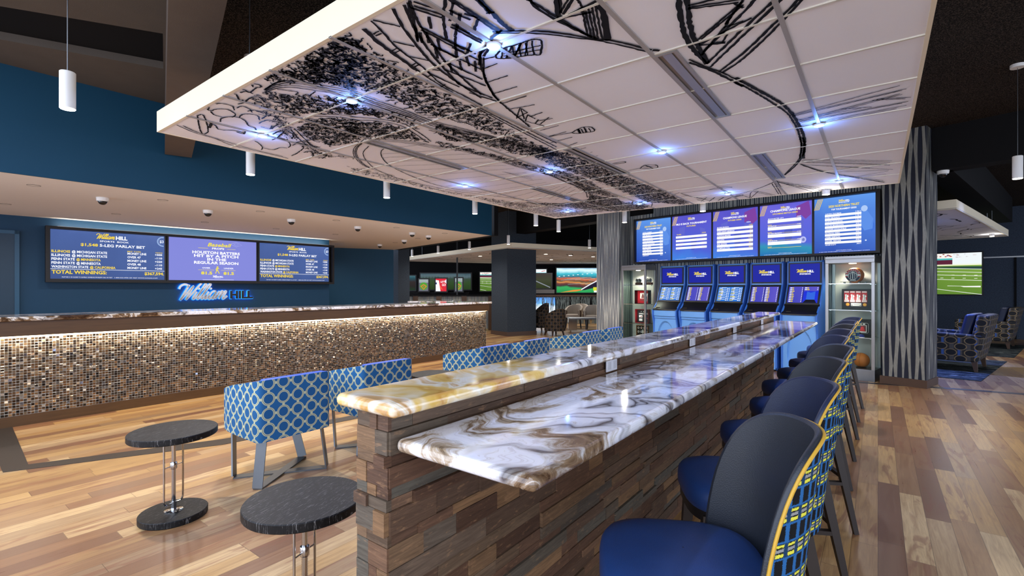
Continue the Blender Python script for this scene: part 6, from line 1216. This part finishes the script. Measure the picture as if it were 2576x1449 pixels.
def p_dim(c,w,h): 
    c.rect(0,0,w,h,m_blend('dim_scene',[(0,'#2a3318'),(.4,'#3a3f2a'),(.7,'#3a302a'),(1,'#4c4c48')],1.5,(-.1,1.2),1.0,.3),1); c.rib([(w*.2,h*.6),(w*.95,h*.05)],h*.06,'#8a8f9c',2); c.poly([(0,0),(w*.35,0),(w*.3,h*.12),(0,h*.12)],'#a8a02c',2)
ftv('dim_picture','dim screen showing a dark pitch beside the charcoal pillar',.75,1.83,1.52,2.18,22.5,p_dim)
def p_wht(c,w,h): c.rect(0,0,w,h,'#eef4f6',1); c.rect(0,h*.0,w,h*.3,'#9a5a58',2); c.rect(0,h*.3,w,h*.55,'#9adfe6',2); c.rib([(w*.8,h*.7),(w*.95,h*.8)],.03,'#c86a6a',2)
ftv('television','bright white-topped screen peeking out right of the charcoal pillar',.5,1.73,2.12,2.47,24.4,p_wht)
r=thing('media_console','grey ledge under the dim screen beside the charcoal pillar','console',fp(.7,22.3,0),frot); b=MB(); b.box(0,0,1.28,1.26,.5,1.455); b.build('ledge_box',mat('ledge_grey','#4d4a48',.6),r); b=MB(); b.box(.1,.05,0,1.16,.45,1.28); b.build('ledge_support',DARK,r)
def p_dark(c,w,h): c.rect(0,0,w,h,m_blend('reflected_teal',[(0,'#1d3a20'),(.3,'#2a2420'),(.55,'#332826'),(.75,'#24505c'),(1,'#5a8a94')],1.6,(.02,1.3),.8,.3),1)
ftv('dim_picture','dim teal painted reflection of a screen at the far left edge of the opening',-5.6,-4.69,1.42,2.12,23.5,p_dark)  # screen mirrored in a glass wall, painted as a glowing panel
def p_dim2(c,w,h):
    c.rect(0,0,w,h,m_blend('reflected_field',[(0,'#26401a'),(.45,'#34502a'),(.66,'#3a4c40'),(.8,'#5a7078'),(1,'#3a5560')],1.6,(.02,1.2),.8,.25),1)
    for k in range(16): c.rect(w*(.02+k*.06),h*.72,w*(.03+k*.06),h*.9,'#52686e',2)
ftv('dim_picture','wide dim painted reflection of a green field screen behind the three small posters',-4.44,-2.0,1.46,2.23,23.5,p_dim2)  # also a glass-wall reflection, put into an emissive picture
def p_ball(c,w,h):
    c.rect(0,0,w,h,'#6a6c78',1); c.rect(0,h*.72,w,h,'#9aa6a8',2); c.ell(w*.5,h*.42,w*.42,h*.34,'#4f9a34',2,20); c.poly([(w*.5,h*.1),(w*.86,h*.42),(w*.5,h*.6),(w*.14,h*.42)],'#c8823c',3); c.poly([(w*.5,h*.2),(w*.7,h*.38),(w*.5,h*.5),(w*.3,h*.38)],'#4f9a34',4); c.ell(w*.5,h*.36,w*.06,h*.04,'#c8823c',5,10)
def p_go(c,w,h):
    c.rect(0,0,w,h,'#d8283a',1); c.poly([(0,0),(w*.45,0),(w*.35,h*.5),(w*.3,h*.85),(0,h*.9)],'#f2f4f8',2); c.poly([(w*.35,h*.55),(w*.55,h*.3),(w*.7,h*.1),(w*.4,h*.2)],'#e85a3a',3); c.rect(0,h*.55,w*.1,h*.7,'#26386a',3); c.poly([(w*.8,h*.8),(w,h*.95),(w,h*.6)],'#e8e8f0',2)
    c.text("LET'S",w*.68,h*.68,h*.14,'#ffffff',4,w=w*.45); c.text('GO!',w*.76,h*.42,h*.18,'#ffffff',4,w=w*.36)
ftv('poster_screen','small upright ballpark screen, left of the red poster screen',-3.84,-3.46,1.40,1.88,20,p_ball); ftv('poster_screen','small upright red and white poster screen with cheering words',-3.15,-2.71,1.39,1.91,20,p_go); ftv('poster_screen','small upright ballpark screen behind the thin black post',-2.35,-2.05,1.39,1.93,20,p_ball)
for o in list(bpy.data.objects):
    if o.name.startswith('wall_bracket') and o.parent and o.parent.name.startswith('poster_screen'):
        pass
r=thing('support_post','thin black post at the far end left of the charcoal pillar','post',fp(-2.22,19.6,0),frot); MB().box(-.03,-.03,0,.03,.03,3.95).build('post_shaft',BLACKP,r)
r=thing('poster_rail','dark rail stand carrying the small upright poster screens','stand',fp(-4.3,20.05,0),frot); b=MB(); b.box(0,.05,1.28,2.5,.16,1.36); b.build('rail_bar',DARK,r); b=MB()
for x in (.1,1.2,2.4): b.box(x,.08,0,x+.05,.13,1.28)
b.build('rail_leg',DARK,r)
# striped half walls and branch-screen railing
r=thing('half_wall','half-height striped wall panels with walnut posts behind the betting counter','partition',fp(-4.25,17.2,0),frot+.05); STR=m_stripes('striped_panel',['#2f3d4c','#8f8f86','#5a6a78','#b5b2a0','#3a4450','#9a9a90'],26)
b=MB(); b.box(0,.05,.06,3.45,.14,1.22); b.build('striped_panel',STR,r); b=MB()
for x in (0,.72,1.55,2.45,3.4): b.box(x,.0,0,x+.18,.17,1.235)
b.build('walnut_post',WOODD,r); b=MB(); b.box(-.02,-.01,1.235,3.62,.2,1.27); b.build('cap_rail',DARK,r)
r=thing('branch_railing','railing screen of pale tree-branch strips under a brown rail behind the white chairs','railing',fp(.55,20.5,0),frot)
b=MB(); b.box(0,-.03,1.17,4.4,.06,1.24); b.build('top_rail',WOODB,r)
b=MB()
for k in range(150):
    x=RN.uniform(.02,4.36); p=[(x,0,.02)]; 
    for z in (.35,.7,.95,1.17): p.append((p[-1][0]+RN.uniform(-.04,.04),RN.uniform(-.005,.005),z))
    b.tube(p,[.012,.011,.010,.008,.007],5)
    if RN.random()<.6: b.tube([p[2],(p[2][0]+RN.uniform(-.08,.08),0,1.0),(p[2][0]+RN.uniform(-.1,.1),0,1.17)],[.008,.006,.005],5)
b.build('branch_strips',mat('branch_grey','#6d7a78',.6,vary=.3,scale=6),r)
r=thing('light_box','bright blue-white lit panel glowing through the branch railing','light box',fp(.9,20.9,0),frot); b=MB(); b.box(0,0,0,.98,.06,1.15); b.build('box_body',BLACKP,r); c=CV(); c.rect(.02,.05,.96,1.12,m_blend('frost_glow',[(0,'#f6fbff'),(.5,'#e4f2ff'),(.7,'#5a9ae0'),(1,'#1d3f8a')],6,(.0,.8),1.8,.3),1); c.build('lit_face',r,(0,-.002,0))
# far chairs and table
def frz(deg): return frot+math.radians(deg)
o=make_barrel('barrel_chair','dark oval-patterned barrel armchair right of the charcoal pillar',OVAL2,.15,.86,'armchair'); o.location=fp(1.38,15.6,0); o.rotation_euler=(0,0,frz(-60))
o=make_barrel('barrel_chair','dark patterned barrel chair mostly hidden behind the charcoal pillar',OVAL2,.15,1.0,'armchair'); o.location=fp(.95,16.9,0); o.rotation_euler=(0,0,frz(20))
wc=None
for x,d_,a_,lb in ((2.33,18.3,60,'cream barrel chair with brown arm panels, left one of the far group'),(2.95,17.7,75,'cream barrel chair with brown arm panels, nearest of the far group'),(2.72,19.2,80,'cream barrel chair behind the other cream chairs'),(3.5,18.3,100,'cream barrel chair cut by the left wave-relief column')):
    if wc is None: wc=make_barrel('tub_chair',lb,CREAM,.40,.90,'chair',WOODB); wc['group']='cream barrel chairs'; wc.location=fp(x,d_,0); wc.rotation_euler=(0,0,frz(a_))
    else: copy_tree(wc,fp(x,d_,0),frz(a_),lb)
r=thing('chrome_table','low chrome-edged table with a heavy foot in front of the cream chairs','table',fp(2.15,16.8,0),frot); b=MB(); b.box(-.2,-.25,.44,.75,.25,.50); b.build('table_top',STEEL,r,bevel=.01); b=MB(); b.bar((-.05,0,.44),(-.05,0,.06),.1,.3); b.build('pedestal',CHROME,r); b=MB(); b.box(-.12,-.2,0,.45,.2,.06); b.build('foot',CREAM,r,bevel=.01)
light('AREA',(-10.5,17.5,2.7),60,NEUT,3,(0,0,0),name='far_ceiling_light'); light('AREA',(1.0,14.5,2.7),22,(.7,.8,1),1.5,(0,0,0),name='lounge_fill_light')  # lounge area light has no fixture, added to lift the dark walls
light('SPOT',(.6,6.0,3.85),50,(.85,.88,1),.1,(0,0,0),110,.8); light('SPOT',(1.9,3.5,3.85),40,(.85,.88,1),.1,(0,0,0),110,.8)  # added spots without fixtures, brighten the floor right of the stools
light('SPOT',(1.6,10.6,3.85),120,(.35,.45,1),.08,(0,0,0),60,.5)  # added blue spot without a fixture, tints the lounge floor
